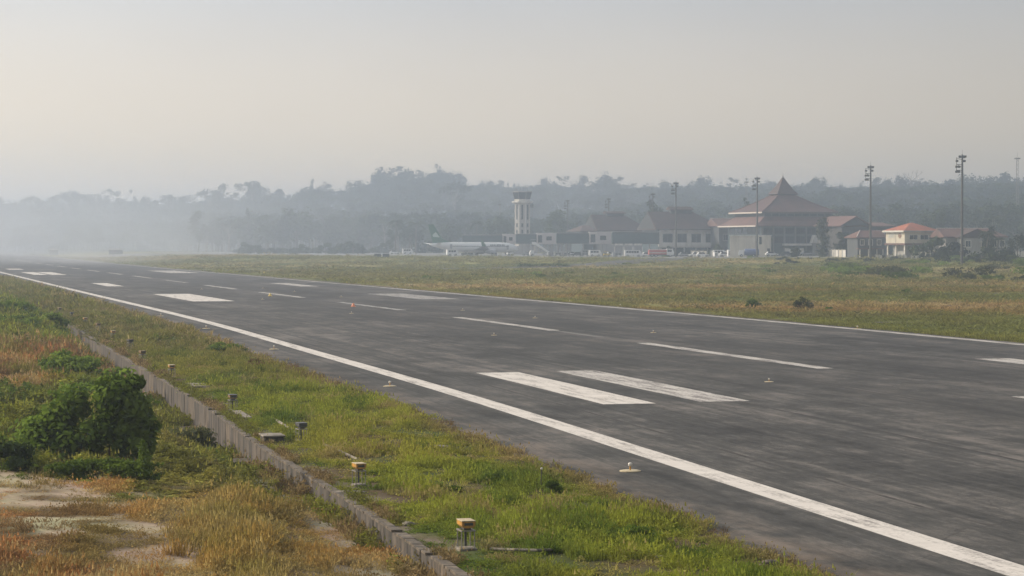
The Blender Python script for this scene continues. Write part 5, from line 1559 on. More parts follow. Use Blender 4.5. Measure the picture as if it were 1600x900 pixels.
# ------------------------------------------------------------------ vehicles and apron clutter
tyre = mat('tyre', (.03, .03, .03), .9, .2, 3)
def veh_paint(n, c): return mat('vehicle_' + n, c, .4, .05, 1)
def wheels(t, xs, hw, r_):
    for x in xs:
        for s_ in (-1, 1):
            w_ = MB().tube([(x, s_ * hw - .11, r_), (x, s_ * hw + .11, r_)], r_, 12).build('wheel', tyre, t)
            MB().tube([(x, s_ * (hw + .1), r_), (x, s_ * (hw + .13), r_)], r_ * .5, 8).build('hub', silver, w_)
def vehicle(kind, px, d, rz, col, label, cat):
    f = Fr(px, d); t = empty(kind, f.loc(), rz, label, cat); t.location.z += .06
    if kind in ('parked_car', 'pickup'):
        lo = [(-2.2, .45), (2.2, .45), (2.25, .8), (1.3, 1.0), (-2.2, 1.05), (-2.25, .7)]
        MB().poly([(x, -.85, z) for x, z in lo], (0, 1.7, 0)).build('body', col, t)
        top = [(-1.9, 1.05), (1.0, 1.0), (.4, 1.6), (-1.5, 1.62)] if kind == 'parked_car' else [(-.6, 1.04), (1.1, 1.0), (.55, 1.65), (-.5, 1.68)]
        MB().poly([(x, -.76, z) for x, z in top], (0, 1.52, 0)).build('cabin', col, t)
        MB().poly([(x * .86 - (.02 if kind == 'parked_car' else -.04), -.78, .1 + z * .93) for x, z in top], (0, 1.56, 0)).build('window', glass_d, t)
        wheels(t, (-1.35, 1.4), .8, .33)
    elif kind in ('minibus', 'van'):
        L_ = 6.2 if kind == 'minibus' else 4.6
        lo = [(-L_ / 2, .4), (L_ / 2, .4), (L_ / 2 + .1, 1.1), (L_ / 2 - .55, 2.2), (L_ / 2 - .8, 2.4), (-L_ / 2, 2.4)]
        b = MB().poly([(x, -.98, z) for x, z in lo], (0, 1.96, 0)).build('body', col, t)
        n = 5 if kind == 'minibus' else 3
        for k in range(n):
            for s_ in (-1, 1): MB().box((-L_ / 2 + .7 + k * (L_ - 1.6) / n + .3, s_ * .985, 1.75), ((L_ - 1.6) / n - .14, .03, .7)).build('window', glass_d, b)
        MB().add([(L_ / 2 + .11, -.85, 1.15), (L_ / 2 + .11, .85, 1.15), (L_ / 2 - .5, .8, 2.16), (L_ / 2 - .5, -.8, 2.16)], [(0, 1, 2, 3)]).build('windscreen', glass_d, b)
        wheels(t, (-L_ / 2 + 1.1, L_ / 2 - 1.1), .9, .38)
    elif kind == 'fire_truck':
        MB().bbox((-1.6, 0, 1.7), (6.4, 2.5, 1.7), .1).build('tank_body', col, t)
        MB().bbox((-1.6, 0, 2.62), (6.0, 2.2, .22), .05).build('deck', render_w, t)
        c = MB().poly([(x, -1.22, z) for x, z in ((1.65, .7), (4.2, .7), (4.25, 1.7), (3.8, 2.9), (1.65, 2.9))], (0, 2.44, 0)).build('cab', veh_paint('white', (.75, .75, .73)), t)
        MB().box((2.7, -1.24, 2.2), (1.5, .04, .8)).build('window', glass_d, c); MB().box((2.7, 1.24, 2.2), (1.5, .04, .8)).build('window', glass_d, c)
        MB().add([(4.27, -1.05, 1.75), (4.27, 1.05, 1.75), (3.86, 1.0, 2.8), (3.86, -1, 2.8)], [(0, 1, 2, 3)]).build('windscreen', glass_d, c)
        MB().box((-.3, 0, .75), (8.4, 2.2, .3)).build('chassis', dark_metal, t)
        MB().box((-1.6, -1.27, 1.5), (6.2, .04, .3)).build('stripe', render_w, t)
        MB().tube([(1.2, 0, 2.8), (2.3, 0, 3.15)], .1, 8).build('water_cannon', dark_metal, t)
        wheels(t, (-3.6, -2.2, 2.9), 1.1, .55)
    elif kind == 'tanker':
        MB().tube([(-2.8, 0, 1.7), (-2.6, 0, 1.7), (2.0, 0, 1.7), (2.2, 0, 1.7)], [.9, 1.15, 1.15, .9], 14).build('tank', col, t)
        c = MB().poly([(x, -1.1, z) for x, z in ((2.5, .6), (4.2, .6), (4.2, 1.5), (3.9, 2.4), (2.5, 2.4))], (0, 2.2, 0)).build('cab', veh_paint('white', (.75, .75, .73)), t)
        MB().box((3.2, -1.12, 1.9), (1.0, .04, .6)).build('window', glass_d, c)
        MB().box((.6, 0, .7), (7, 1.8, .25)).build('chassis', dark_metal, t)
        wheels(t, (-2, -.9, 3.2), 1.0, .48)
    elif kind == 'tow_tractor':
        MB().bbox((0, 0, .75), (2.6, 1.4, .7), .08).build('body', col, t)
        MB().box((-.4, 0, 1.9), (1.2, 1.3, .1)).build('canopy', col, t)
        mb = MB()
        for a in (-.95, .15):
            for b in (-.6, .6): mb.box((a, b, 1.45), (.06, .06, .85))
        mb.build('canopy_post', dark_metal, t); MB().box((-.5, 0, 1.2), (.5, 1.0, .3)).build('seat', dark_metal, t)
        wheels(t, (-.8, .85), .65, .36)
    elif kind == 'baggage_cart':
        MB().box((0, 0, .55), (2.6, 1.4, .14)).build('deck', col, t); MB().box((0, 0, 1.95), (2.6, 1.45, .08)).build('roof', col, t)
        mb = MB()
        for a in (-1.25, 1.25):
            for b in (-.66, .66): mb.box((a, b, 1.26), (.06, .06, 1.3))
        mb.build('post', silver, t)
        for a in (-.6, .6): MB().bbox((a, 0, .95), (.9, 1.0, .62), .06).build('luggage', dark_wall, t)
        wheels(t, (-.85, .85), .55, .25)
    return t
W_ = veh_paint('white', (.75, .75, .73)); RD = veh_paint('red', (.48, .10, .075)); BL = veh_paint('blue', (.10, .13, .26)); GY = veh_paint('grey', (.3, .31, .32)); YE = veh_paint('yellow', (.6, .45, .08))
DK = veh_paint('dark', (.06, .065, .07)); MR = veh_paint('maroon', (.22, .06, .06))
vehicle('parked_car', 617, 1015, R(8), W_, 'white car, left one of two by the dark sign backs', 'car')
vehicle('van', 637, 1018, R(8), W_, 'white van, right one of two left of the airliner tail', 'van')
vehicle('van', 707, 895, R(15), W_, 'white van under the airliner rear fuselage', 'van')
vehicle('tow_tractor', 797, 905, R(20), W_, 'white tow tractor at the airliner nose', 'tractor')
vehicle('tow_tractor', 726, 886, R(180), DK, 'dark tow tractor beneath the airliner wing', 'tractor')
vehicle('baggage_cart', 735, 885, R(4), GY, 'grey baggage cart behind the dark tractor below the wing', 'cart')
vehicle('baggage_cart', 772, 880, R(4), GY, 'grey baggage cart by the airliner front wheel', 'cart')
vehicle('baggage_cart', 872, 872, R(6), GY, 'first grey baggage cart right of the boarding stairs', 'cart')
vehicle('baggage_cart', 886, 872, R(2), GY, 'baggage cart between a grey cart and a dark car', 'cart')
vehicle('parked_car', 901, 858, R(170), DK, 'dark car parked below the central jet bridge', 'car')
vehicle('van', 930, 848, R(4), W_, 'cream-white van under the central bridge cabin', 'van')
vehicle('tow_tractor', 948, 846, R(10), YE, 'yellow tow tractor right of the van under the cabin', 'tractor')
vehicle('baggage_cart', 914, 852, R(0), GY, 'baggage cart between the dark car and the white van', 'cart')
vehicle('minibus', 989, 838, R(3), W_, 'white minibus below the gate frames', 'minibus')
vehicle('fire_truck', 1034, 826, R(4), RD, 'red and white airport fire truck below the four windows', 'fire truck')
vehicle('parked_car', 1133, 828, R(5), W_, 'white car before the cream block', 'car')
vehicle('pickup', 1150, 818, R(178), MR, 'maroon pickup beside the white car by the cream block', 'pickup')
vehicle('tanker', 1173, 788, R(176), BL, 'blue tank truck in front of the cream block', 'tank truck')
vehicle('parked_car', 1262, 812, R(6), GY, 'grey-blue car parked under the spired hall balcony', 'car')
vehicle('parked_car', 1098, 834, R(6), W_, 'white car by the low panelled wall', 'car')
for k_, (kd, px, d, rz, c_, lb, ct) in enumerate((
    ('baggage_cart', 860, 880, R(5), GY, 'baggage cart nearest the right side of the boarding stairs', 'cart'),
    ('parked_car', 895, 885, R(0), W_, 'white car behind the dark car under the central jet bridge', 'car'),
    ('van', 915, 880, R(180), GY, 'grey van behind the cart under the central jet bridge', 'van'),
    ('pickup', 952, 858, R(5), W_, 'white pickup behind the yellow tow tractor', 'pickup'),
    ('baggage_cart', 966, 846, R(-4), GY, 'baggage cart just left of the white minibus', 'cart'),
    ('parked_car', 1012, 846, R(6), W_, 'white car between the minibus and the fire truck', 'car'),
    ('parked_car', 1070, 842, R(6), GY, 'grey car right of the fire truck', 'car'),
    ('pickup', 1086, 838, R(184), W_, 'white pickup left of the car by the low panelled wall', 'pickup'),
    ('van', 1124, 836, R(2), W_, 'white van behind the ground unit left of the cream block', 'van'),
    ('parked_car', 1206, 806, R(6), W_, 'white car below the small narrow cream block', 'car'),
    ('parked_car', 1226, 808, R(178), DK, 'dark car below the white balcony of the spired hall', 'car'),
    ('tow_tractor', 822, 900, R(170), GY, 'grey tow tractor between the airliner nose and the boarding stairs', 'tractor'))):
    vehicle(kd, px, d, rz, c_, lb, ct)
# passenger stairs
f = Fr(846, 890); t = empty('boarding_stairs', f.loc(), R(8), 'white mobile boarding stairs with truck base, right of the airliner nose', 'boarding stairs')
t.location.z += .06
n = 14
for k in range(n): MB().box((2.6 - k * .38, 0, 1.0 + k * .25), (.4, 1.6, .06)).build('step', galv, t)
for s_ in (-.85, .85):
    MB().poly([(3.2, s_ - .03, .7), (3.2, s_ - .03, 1.5), (-2.6, s_ - .03, 5.4), (-3.6, s_ - .03, 5.4), (-3.6, s_ - .03, 4.4), (-2.4, s_ - .03, 4.2)], (0, .06, 0)).build('side_panel', W_, t)
MB().box((-3.3, 0, 4.35), (1.6, 1.7, .1)).build('platform', galv, t)
MB().box((0, 0, .7), (6.8, 1.9, .35)).build('chassis', W_, t)
MB().poly([(x, -.95, z) for x, z in ((-4.6, .5), (-3.0, .5), (-3.0, 2.1), (-4.2, 2.1), (-4.6, 1.3))], (0, 1.9, 0)).build('cab', W_, t)
for a in (-2.6, -1.2, 0): MB().box((a, 0, 2.3), (.1, 1.2, 3.6 - abs(a + 2.6) * .7)).build('strut', galv, t)
MB().poly([(-2.4, -.9, 6.2), (-4.2, -.9, 6.2), (-4.2, .9, 6.2), (-2.4, .9, 6.2)], (0, 0, .08)).build('canopy', W_, t)
wheels(t, (-3.6, 2.4), .85, .4)
# service crates and barriers under the jet bridges
for k, (px, d, sx, sz, lb) in enumerate(((859, 868, 1.6, 1.5, 'grey service crate right of the boarding stairs'), (879, 884, 2.2, 1.9, 'pale container under the second bridge cabin'), (961, 850, 1.8, 1.6, 'pale service container left of the minibus'),
                                         (1118, 832, 1.2, 1.5, 'white ground unit between two white cars'), (1139, 815, 1.0, 2.4, 'upright white cabinet in front of the cream block'))):
    f = Fr(px, d); t = empty('service_container', f.loc(), R(rnd.uniform(-10, 20)), lb, 'container'); t.location.z += .06
    MB().bbox((0, 0, sz / 2 + .1), (sx, 1.3, sz), .05).build('body', W_ if k in (3, 4) else GY, t)
    MB().box((0, -.67, sz / 2 + .1), (sx * .8, .04, sz * .7)).build('door', render_g, t)
    MB().box((0, 0, .08), (sx * .9, 1.1, .16)).build('skid', dark_metal, t)
# backs of two taxiway signs in the grass
for px, lb in ((590, 'dark taxiway sign back, left one of two standing in grass'), (603, 'dark taxiway sign back, right one of two standing in grass')):
    f = Fr(px, 790); t = empty('taxiway_sign', f.loc(), R(6), lb, 'sign', 'taxiway signs in the far grass')
    MB().bbox((0, 0, .85), (2.3, .3, 1.1), .04).build('panel', dark_wall, t)
    for s_ in (-.8, .8): MB().box((s_, 0, .15), (.12, .12, .5)).build('post', galv, t)
f = Fr(597, 790); t = empty('marker_post', f.loc(), 0, 'white post between the two dark sign backs', 'post')
MB().box((0, 0, .5), (.35, .2, 1.1)).build('post', W_, t); MB().box((0, 0, .03), (.6, .5, .1)).build('base', slab_m, t)
# huts far down the left side
for px, d, w_, h_, lb in ((84, 1290, 4.5, 2.9, 'grey hut in haze beyond the far end of the runway'), (181, 1180, 7.0, 2.2, 'low dark shed in haze beyond the far runway edge')):
    f = Fr(px, d); t = empty('hut', f.loc(), R(10), lb, 'hut')
    MB().box((0, 0, h_ / 2), (w_, 3, h_)).build('wall', render_g, t)
    mb = MB(); gable_roof(mb, -w_ / 2 - .3, w_ / 2 + .3, -1.8, 1.8, h_, h_ + .8, t=.12); mb.build('roof', render_g, t)
    MB().box((.5, -1.52, 1.0), (.9, .06, 1.9)).build('door', render_g, t)
# radio masts against the hill
def lattice(px, d, ytop, wd, label):
    f = Fr(px, d); h = f.H(ytop); t = empty('radio_mast', (f.x, d, f.z), 0, label, 'radio mast')
    mb = MB(); w2 = wd / 2
    for a in range(3):
        an = 2 * math.pi * a / 3
        mb.tube([(w2 * math.cos(an), w2 * math.sin(an), -1), (w2 * .8 * math.cos(an), w2 * .8 * math.sin(an), h)], .09, 4)
    n = int(h / 2.2)
    for k in range(n):
        for a in range(3):
            an, bn = 2 * math.pi * a / 3, 2 * math.pi * (a + 1) / 3; r_ = w2 * (1 - .2 * k / n)
            mb.tube([(r_ * math.cos(an), r_ * math.sin(an), k * h / n), (r_ * math.cos(bn), r_ * math.sin(bn), (k + 1) * h / n)], .05, 3)
    mb.build('lattice', galv, t)
    MB().tube([(0, 0, h), (0, 0, h + 2.5)], .05, 5).build('antenna', dark_metal, t)
    MB().lathe((0, 0, h - .8), [(wd * .9, 0), (wd * .9, .5)], 8).build('head', dark_metal, t)
lattice(1589, 1080, 246, 1.6, 'tall thin radio mast at the right edge above the forest')
lattice(1166, 1150, 283, 1.2, 'thin radio mast behind the spired hall, to its left')
lattice(1402, 1500, 274, 1.1, 'small far radio mast on the ridge left of a bare tree')
lattice(781, 1150, 318, .8, 'slim dark pole mast just left of the control tower')
# ------------------------------------------------------------------ trees
forest_m = leaf_mat('forest_leaf', (.040, .058, .022), .2, var=.5)
forest_d = leaf_mat('forest_leaf_dark', (.028, .042, .020), .2, var=.5)
palm_m = leaf_mat('palm_leaf', (.045, .062, .022), .25, var=.4)
bark = mat('bark', (.12, .10, .08), .9, .25, 2)
bark_p = mat('pale_bark', (.24, .21, .18), .9, .2, 2)

def trunk_mb(h, r_, limbs, seed, lean=.05):
    g = random.Random(seed); mb = MB()
    top = Vector((g.uniform(-lean, lean) * h, g.uniform(-lean, lean) * h, h))
    mid_ = top * .5 + Vector((g.uniform(-.03, .03) * h, g.uniform(-.03, .03) * h, 0))
    mb.tube([(0, 0, -.8), (0, 0, h * .05), mid_, top], [r_ * 1.35, r_, r_ * .75, r_ * .4], 7)
    for p in limbs:
        z0 = h * g.uniform(.55, .95); a = mid_.lerp(top, max(0, (z0 / h - .5) * 2)); p = Vector(p)
        m_ = a.lerp(p, .5) + Vector((0, 0, -.08 * (p - a).length))
        mb.tube([a, m_, p], [r_ * .45, r_ * .28, r_ * .1], 5)
    return mb
CROWN = {}
def proto(kind, seed):
    """crown and trunk meshes of one tree, and its height"""
    g = random.Random(seed)
    if kind == 'broad':
        lb = [(x, y, z + 5.5, a, b, c) for x, y, z, a, b, c in lobes_dome(13, 6.2, 6.2, 11.5, seed, .38, .2)]; th, r_, n, lf = 8.5, .42, 900, .62
    elif kind == 'umbrella':
        lb = []
        for i in range(11):
            a = g.uniform(0, 6.28); rr = g.uniform(.1, 1) ** .6 * 7.5
            s_ = g.uniform(1.7, 3.0); lb.append((rr * math.cos(a), rr * math.sin(a), 22 + (1 - (rr / 8) ** 2) * 3.5 + g.uniform(-1.2, 1.2), s_ * 1.25, s_ * 1.25, s_ * .62))
        for i in range(7):
            a = g.uniform(0, 6.28); rr = g.uniform(.5, 4.0); s_ = g.uniform(1.6, 2.6); lb.append((rr * math.cos(a), rr * math.sin(a), g.uniform(12, 20), s_ * 1.1, s_ * 1.1, s_ * .9))
        th, r_, n, lf = 20.5, .6, 820, .6
    elif kind == 'tall':
        lb = []
        for i in range(13):
            z = 7 + i * 1.25; a = g.uniform(0, 6.28); k = math.sin(math.pi * (z - 4) / 22) * 3.6
            s_ = g.uniform(1.7, 2.6); lb.append((k * .7 * math.cos(a), k * .7 * math.sin(a), z, s_ * 1.1, s_ * 1.1, s_))
        th, r_, n, lf = 15, .42, 850, .6
    elif kind == 'slim':
        lb = [(g.uniform(-.6, .6), g.uniform(-.6, .6), 3 + i * 1.5, 2.3 - i * .17, 2.3 - i * .17, 1.5) for i in range(10)]; th, r_, n, lf = 12, .28, 560, .5
    elif kind == 'sparse':
        lb = []
        for i in range(12):
            a = g.uniform(0, 6.28); rr = g.uniform(1.5, 6); s_ = g.uniform(1.0, 1.9)
            lb.append((rr * math.cos(a), rr * math.sin(a), 13 + g.uniform(-3, 7), s_ * 1.2, s_ * 1.2, s_ * .7))
        th, r_, n, lf = 13, .38, 330, .5
    elif kind == 'scrub':
        lb = lobes_dome(9, 3.4, 3.2, 4.4, seed, .42, .1); th, r_, n, lf = 2.4, .18, 520, .42
    V, F, var = leaf_cloud(lb, n, lf, seed, .62, .15, .35, .65)
    cm = pmesh('crown', V, F, forest_d if seed % 3 == 0 else forest_m, var)
    lim = [l[:3] for l in g.sample(lb, min(7, len(lb)))]
    tm = trunk_mb(th, r_, lim, seed).mesh('trunk', bark_p if kind in ('umbrella', 'sparse') else bark)
    return cm, tm, float(V[:, 2].max())
KINDS = {}
for i, (k, cnt) in enumerate((('broad', 4), ('umbrella', 3), ('tall', 3), ('slim', 2), ('sparse', 2), ('scrub', 3))):
    KINDS[k] = [proto(k, 500 + 10 * i + j) for j in range(cnt)]

def palm_meshes(seed, h=9.5):
    g = random.Random(seed); top = Vector((g.uniform(-.8, .8), g.uniform(-.8, .8), h))
    tm = MB().tube([(0, 0, -.4), (top.x * .2, top.y * .2, h * .4), tuple(top)], [.26, .19, .15], 7).mesh('trunk', bark)
    V = []; F = []; var = []
    for i in range(19):
        a = 6.283 * i / 19 + g.uniform(-.2, .2); L_ = g.uniform(2.9, 3.8); up = g.uniform(-.3, 1.2)
        for k in range(15):
            s0 = (k + .5) / 15; r_ = L_ * s0 * (1 - .12 * s0); z = up * L_ * s0 * .8 - 1.25 * L_ * s0 * s0 * .75
            c = Vector((top.x + r_ * math.cos(a), top.y + r_ * math.sin(a), h + z))
            sd = Vector((-math.sin(a), math.cos(a), 0)); ll = .95 * math.sin(math.pi * (.12 + .85 * s0)) + .1
            fw = Vector((math.cos(a), math.sin(a), 0)) * .3
            for sg_ in (-1, 1):
                b = len(V); e_ = c + sd * sg_ * ll + fw + Vector((0, 0, -.4 * ll))
                V += [tuple(c - fw * .35), tuple(c + fw * .35), tuple(e_)]; F.append((b, b + 1, b + 2)); var.append(g.random())
    return pmesh('fronds', V, F, palm_m, var), tm, h + 1.5
PALMS = [palm_meshes(900 + i) for i in range(3)]

def plant_tree(pr, x, y, height, label, name='tree', group=None, rz=None, wide=1.0, crown='crown', sink=.0):
    cm, tm, h0 = pr
    t = empty(name, (x, y, gz(x, y) - sink), rnd.uniform(0, 6.28) if rz is None else rz, label, 'palm' if name == 'palm_tree' else 'tree', group)
    s_ = height / h0; t.scale = (s_ * wide, s_ * wide, s_)
    link(crown, cm, t); link('trunk', tm, t)
    return t

SKY_PX = [-60, 0, 50, 80, 120, 160, 200, 240, 262, 280, 300, 322, 345, 360, 395, 420, 460, 480, 500, 520, 545, 560, 590, 620, 640, 655, 690, 710, 722, 760, 800, 830, 900, 950, 980, 1040, 1100, 1150, 1200, 1260, 1330, 1380, 1400, 1460, 1520, 1560, 1600, 1680]
SKY_Y = [306, 309, 309, 300, 299, 301, 302, 311, 310, 304, 309, 304, 291, 309, 287, 301, 303, 286, 285, 298, 290, 286, 269, 261, 270, 269, 257, 262, 282, 279, 284, 282, 281, 271, 283, 284, 280, 284, 282, 281, 284, 279, 281, 279, 277, 275, 273, 272]
SKY_D = [(0, 2150), (250, 2050), (330, 1750), (420, 1780), (560, 1850), (700, 1900), (900, 1850), (1200, 1720), (1600, 1600)]
gR = random.Random(77)
SHAPE = {'broad': 'round-crowned', 'umbrella': 'flat-topped spreading', 'tall': 'tall narrow', 'sparse': 'thin open-crowned', 'scrub': 'low bushy', 'slim': 'slender pointed'}
def where(px):
    return ('above the runway end' if px < 160 else 'far left of the palms' if px < 310 else 'left of the sign backs' if px < 560 else 'above the airliner and palms' if px < 770
            else 'behind the control tower' if px < 870 else 'behind the brown roofs' if px < 1120 else 'behind the spired hall' if px < 1330 else 'behind the orange-roofed house' if px < 1480 else 'at the right end of the wood')
def SKYLAB(kind, px): return 'hazy %s tree on the skyline %s' % (SHAPE[kind], where(px))
def FOOTLAB(kind, px): return 'dark %s tree at the hill foot %s' % (SHAPE[kind], where(px))
px = -40.0
while px < 1650:
    ytop = float(np.interp(px, SKY_PX, SKY_Y)) + gR.choice((gR.uniform(-8, -2), gR.uniform(-1, 7), gR.uniform(1, 9)))
    d = float(np.interp(px, [a for a, b in SKY_D], [b for a, b in SKY_D])) + gR.uniform(-60, 60)
    x = at(px, d); hh = CAM_H - (ytop - 381) * d / FPX - gz(x, d)
    hh = min(44, max(11, hh))
    kind = 'umbrella' if hh > 27 and gR.random() < .35 else gR.choice(['broad', 'broad', 'tall', 'sparse', 'slim'] if hh > 16 else ['broad', 'broad', 'scrub'])
    plant_tree(gR.choice(KINDS[kind]), x, d, hh, SKYLAB(kind, px), 'forest_tree', 'forest trees along the skyline', wide=gR.uniform(.85, 1.25) * (1.0 if kind != 'tall' else 1.3))
    px += gR.uniform(9, 15) * (1.0 if px > 330 else 1.25)
# nearer rows at the foot of the hill
rows = [(-30, 320, 1620, 1750, 352, 378, 16), (310, 620, 1250, 1420, 318, 365, 12), (385, 600, 1085, 1150, 374, 388, 13), (600, 800, 1080, 1250, 338, 372, 10), (790, 1000, 1060, 1260, 332, 362, 12), (1000, 1300, 1080, 1250, 320, 345, 14), (1290, 1640, 860, 1080, 322, 356, 12)]
for a, b, d0, d1, y0_, y1_, st in rows:
    px = a
    while px < b:
        d = gR.uniform(d0, d1); x = at(px, d); hh = CAM_H - (gR.uniform(y0_, y1_) - 381) * d / FPX - gz(x, d)
        hh = min(30, max(2.5, hh))
        kind = 'scrub' if hh < 8 else gR.choice(['broad', 'broad', 'tall', 'umbrella', 'slim', 'sparse'])
        plant_tree(gR.choice(KINDS[kind]), x, d, hh, FOOTLAB(kind, px), 'forest_tree', 'trees at the foot of the hill', wide=gR.uniform(.85, 1.3))
        px += st * gR.uniform(.65, 1.35)
# the wood between: too many to count, one object
pts = []; idx = []; scl = []
tree_col = bpy.data.collections.new('wood_shapes')
k_ = 0
order = []
for kind in ('broad', 'umbrella', 'tall', 'sparse'):
    for cm, tm, h0 in KINDS[kind]:
        bm = bmesh.new(); bm.from_mesh(cm); bm.from_mesh(tm)
        V = np.array([v.co[:] for v in bm.verts]); bm.free()
        me = bpy.data.meshes.new('wood_shape')
        nv = len(cm.vertices)
        me.from_pydata([v.co[:] for v in cm.vertices] + [v.co[:] for v in tm.vertices], [], [tuple(p.vertices) for p in cm.polygons] + [tuple(i + nv for i in p.vertices) for p in tm.polygons])
        a_ = me.attributes.new('var', 'FLOAT', 'FACE')
        va = np.zeros(len(me.polygons), np.float32); src = np.zeros(len(cm.polygons), np.float32); cm.attributes['var'].data.foreach_get('value', src); va[:len(src)] = src
        a_.data.foreach_set('value', va)
        me.materials.append(cm.materials[0]); me.materials.append(bark)
        mi = np.zeros(len(me.polygons), np.int32); mi[len(src):] = 1; me.polygons.foreach_set('material_index', mi); me.update()
        o = bpy.data.objects.new('%02d_wood_shape' % k_, me); tree_col.objects.link(o); order.append(h0); k_ += 1
gg = SC.copy(); gg.name = 'scatter_wood'
for n_ in gg.nodes:
    if n_.bl_idname == 'GeometryNodeCollectionInfo': n_.inputs['Collection'].default_value = tree_col
for i in range(2600):
    px = gR.uniform(-90, 1690); f0 = float(hill_front(px)); d = f0 + gR.uniform(0, 1) ** 1.2 * 900 - 40
    x = at(px, d); j = gR.randrange(len(order)); hh = gR.uniform(13, 24)
    dl = float(np.interp(px, [a for a, b in SKY_D], [b for a, b in SKY_D]))
    top_ok = CAM_H - (float(np.interp(px, SKY_PX, SKY_Y)) + 8 - 381) * d / FPX
    z = gz(x, d); hh = min(hh, top_ok - z)
    if hh < 7: continue
    s_ = hh / order[j]; pts.append((x, d, z - .4)); idx.append(j); scl.append((s_ * gR.uniform(1.0, 1.5),) * 2 + (s_,))
me = bpy.data.meshes.new('forest'); me.from_pydata(pts, [], [])
n = len(pts)
for nm, ty, field, arr in (('idx', 'INT', 'value', np.array(idx, np.int32)), ('rot', 'FLOAT_VECTOR', 'vector', np.stack([np.zeros(n), np.zeros(n), nrg.uniform(0, 6.28, n)], 1).astype(np.float32)), ('scl', 'FLOAT_VECTOR', 'vector', np.array(scl, np.float32))):
    a_ = me.attributes.new(nm, ty, 'POINT'); a_.data.foreach_set(field, arr.ravel())
fo = link('forest', me); md = fo.modifiers.new('scatter', 'NODES'); md.node_group = gg
tag(fo, kind='stuff')

# single trees one can pick out
def single(pr, px, d, ytop, label, name='tree', wide=1.0, crown='crown', sink=0.0, group=None):
    x = at(px, d); hh = CAM_H - (ytop - 381) * d / FPX - gz(x, d)
    return plant_tree(pr, x, d, hh, label, name, group, wide=wide, crown=crown, sink=sink)
single(PALMS[0], 618, 1075, 338, 'tall feathery palm left of the airliner tail', 'palm_tree', .95, 'fronds')
single(PALMS[1], 650, 1090, 342, 'broad palm with drooping fronds, between the tallest palm and the airliner tail', 'palm_tree', 1.25, 'fronds')
single(PALMS[2], 746, 1040, 341, 'palm standing behind the airliner wing', 'palm_tree', .8, 'fronds')
single(PALMS[1], 640, 1100, 358, 'short palm low among trees left of airliner tail', 'palm_tree', 1.1, 'fronds')
single(KINDS['umbrella'][0], 712, 1500, 282, 'tall tree with thin bare trunk and spread crown left of the tower', wide=1.0)
single(KINDS['tall'][0], 872, 1070, 326, 'dark rounded tree right of the control tower beside the hazy mast', wide=1.4)
single(KINDS['tall'][1], 1022, 960, 312, 'tree rising between the two brown terminal roofs', wide=1.1)
single(KINDS['slim'][0], 1166, 900, 308, 'narrow dark tree behind the red roof left of the spire', wide=.8)
single(KINDS['slim'][1], 1548, 640, 352, 'dark ragged tree among shrubs, right of the right-hand mast', wide=1.5)
single(PALMS[2], 1540, 628, 358, 'bushy palm at the right in front of the long house', 'palm_tree', 1.3, 'fronds')
single(PALMS[0], 1556, 636, 368, 'shorter palm right of the bushy palm', 'palm_tree', 1.2, 'fronds')
single(KINDS['broad'][1], 1543, 655, 356, 'broad dark tree behind the bushy palm at right', wide=.62)
single(KINDS['scrub'][1], 1532, 600, 384, 'dark round shrubby tree below the bushy palm', wide=1.2)
single(KINDS['scrub'][0], 1560, 592, 388, 'wide dark shrubby tree, lowest of the clump right of the tallest mast', wide=1.5)
single(KINDS['scrub'][0], 1476, 610, 384, 'small round tree before the white wall right of the stilted house')
single(KINDS['scrub'][1], 1452, 662, 368, 'dark leafy tree hiding the right end of the stilted house', wide=1.2)
single(KINDS['scrub'][2], 1484, 650, 372, 'mid green tree between the stilted house and the mast', wide=.9)
single(KINDS['broad'][0], 1590, 640, 362, 'dark tree at the right edge of the picture', wide=.9)
single(KINDS['scrub'][0], 1572, 625, 384, 'rounded green shrubby tree right of the palms', wide=1.1)
single(KINDS['scrub'][1], 1118, 850, 380, 'small tree at the corner of the wing with four windows', wide=.7)
single(KINDS['scrub'][2], 1090, 850, 388, 'low dark tree under the windows of the terminal wing', wide=.8)
single(KINDS['scrub'][1], 1048, 856, 383, 'small dark tree behind the fire truck', wide=.6)
# dense column of foliage in front of the hall, and dark growth to its right
def column_tree(px, d, ytop, wpx, label, seed):
    x = at(px, d); z = gz(x, d); hh = CAM_H - (ytop - 381) * d / FPX - z; wd = wpx * d / FPX / 2
    g = random.Random(seed)
    lb = [(g.uniform(-.3, .3) * wd, g.uniform(-.3, .3) * wd, hh * (.08 + .9 * k / 9), wd * g.uniform(.7, 1.0), wd * g.uniform(.7, 1.0), hh * .1) for k in range(9)]
    t = empty('columnar_tree', (x, d, z), 0, label, 'tree')
    V, F, var = leaf_cloud(lb, 1500, .34, seed, .6, .15, .3, .5); link('crown', pmesh('crown', V, F, forest_d, var), t)
    trunk_mb(hh * .9, .2, [], seed).build('trunk', bark, t)
column_tree(1286, 735, 337, 24, 'tall dense leafy column standing in front of the spired hall', 41)
column_tree(1317, 738, 362, 26, 'shorter dark leafy growth before the gabled hall', 42)
column_tree(1243, 760, 384, 16, 'green clipped-looking shrub column below the slanted pier', 43)
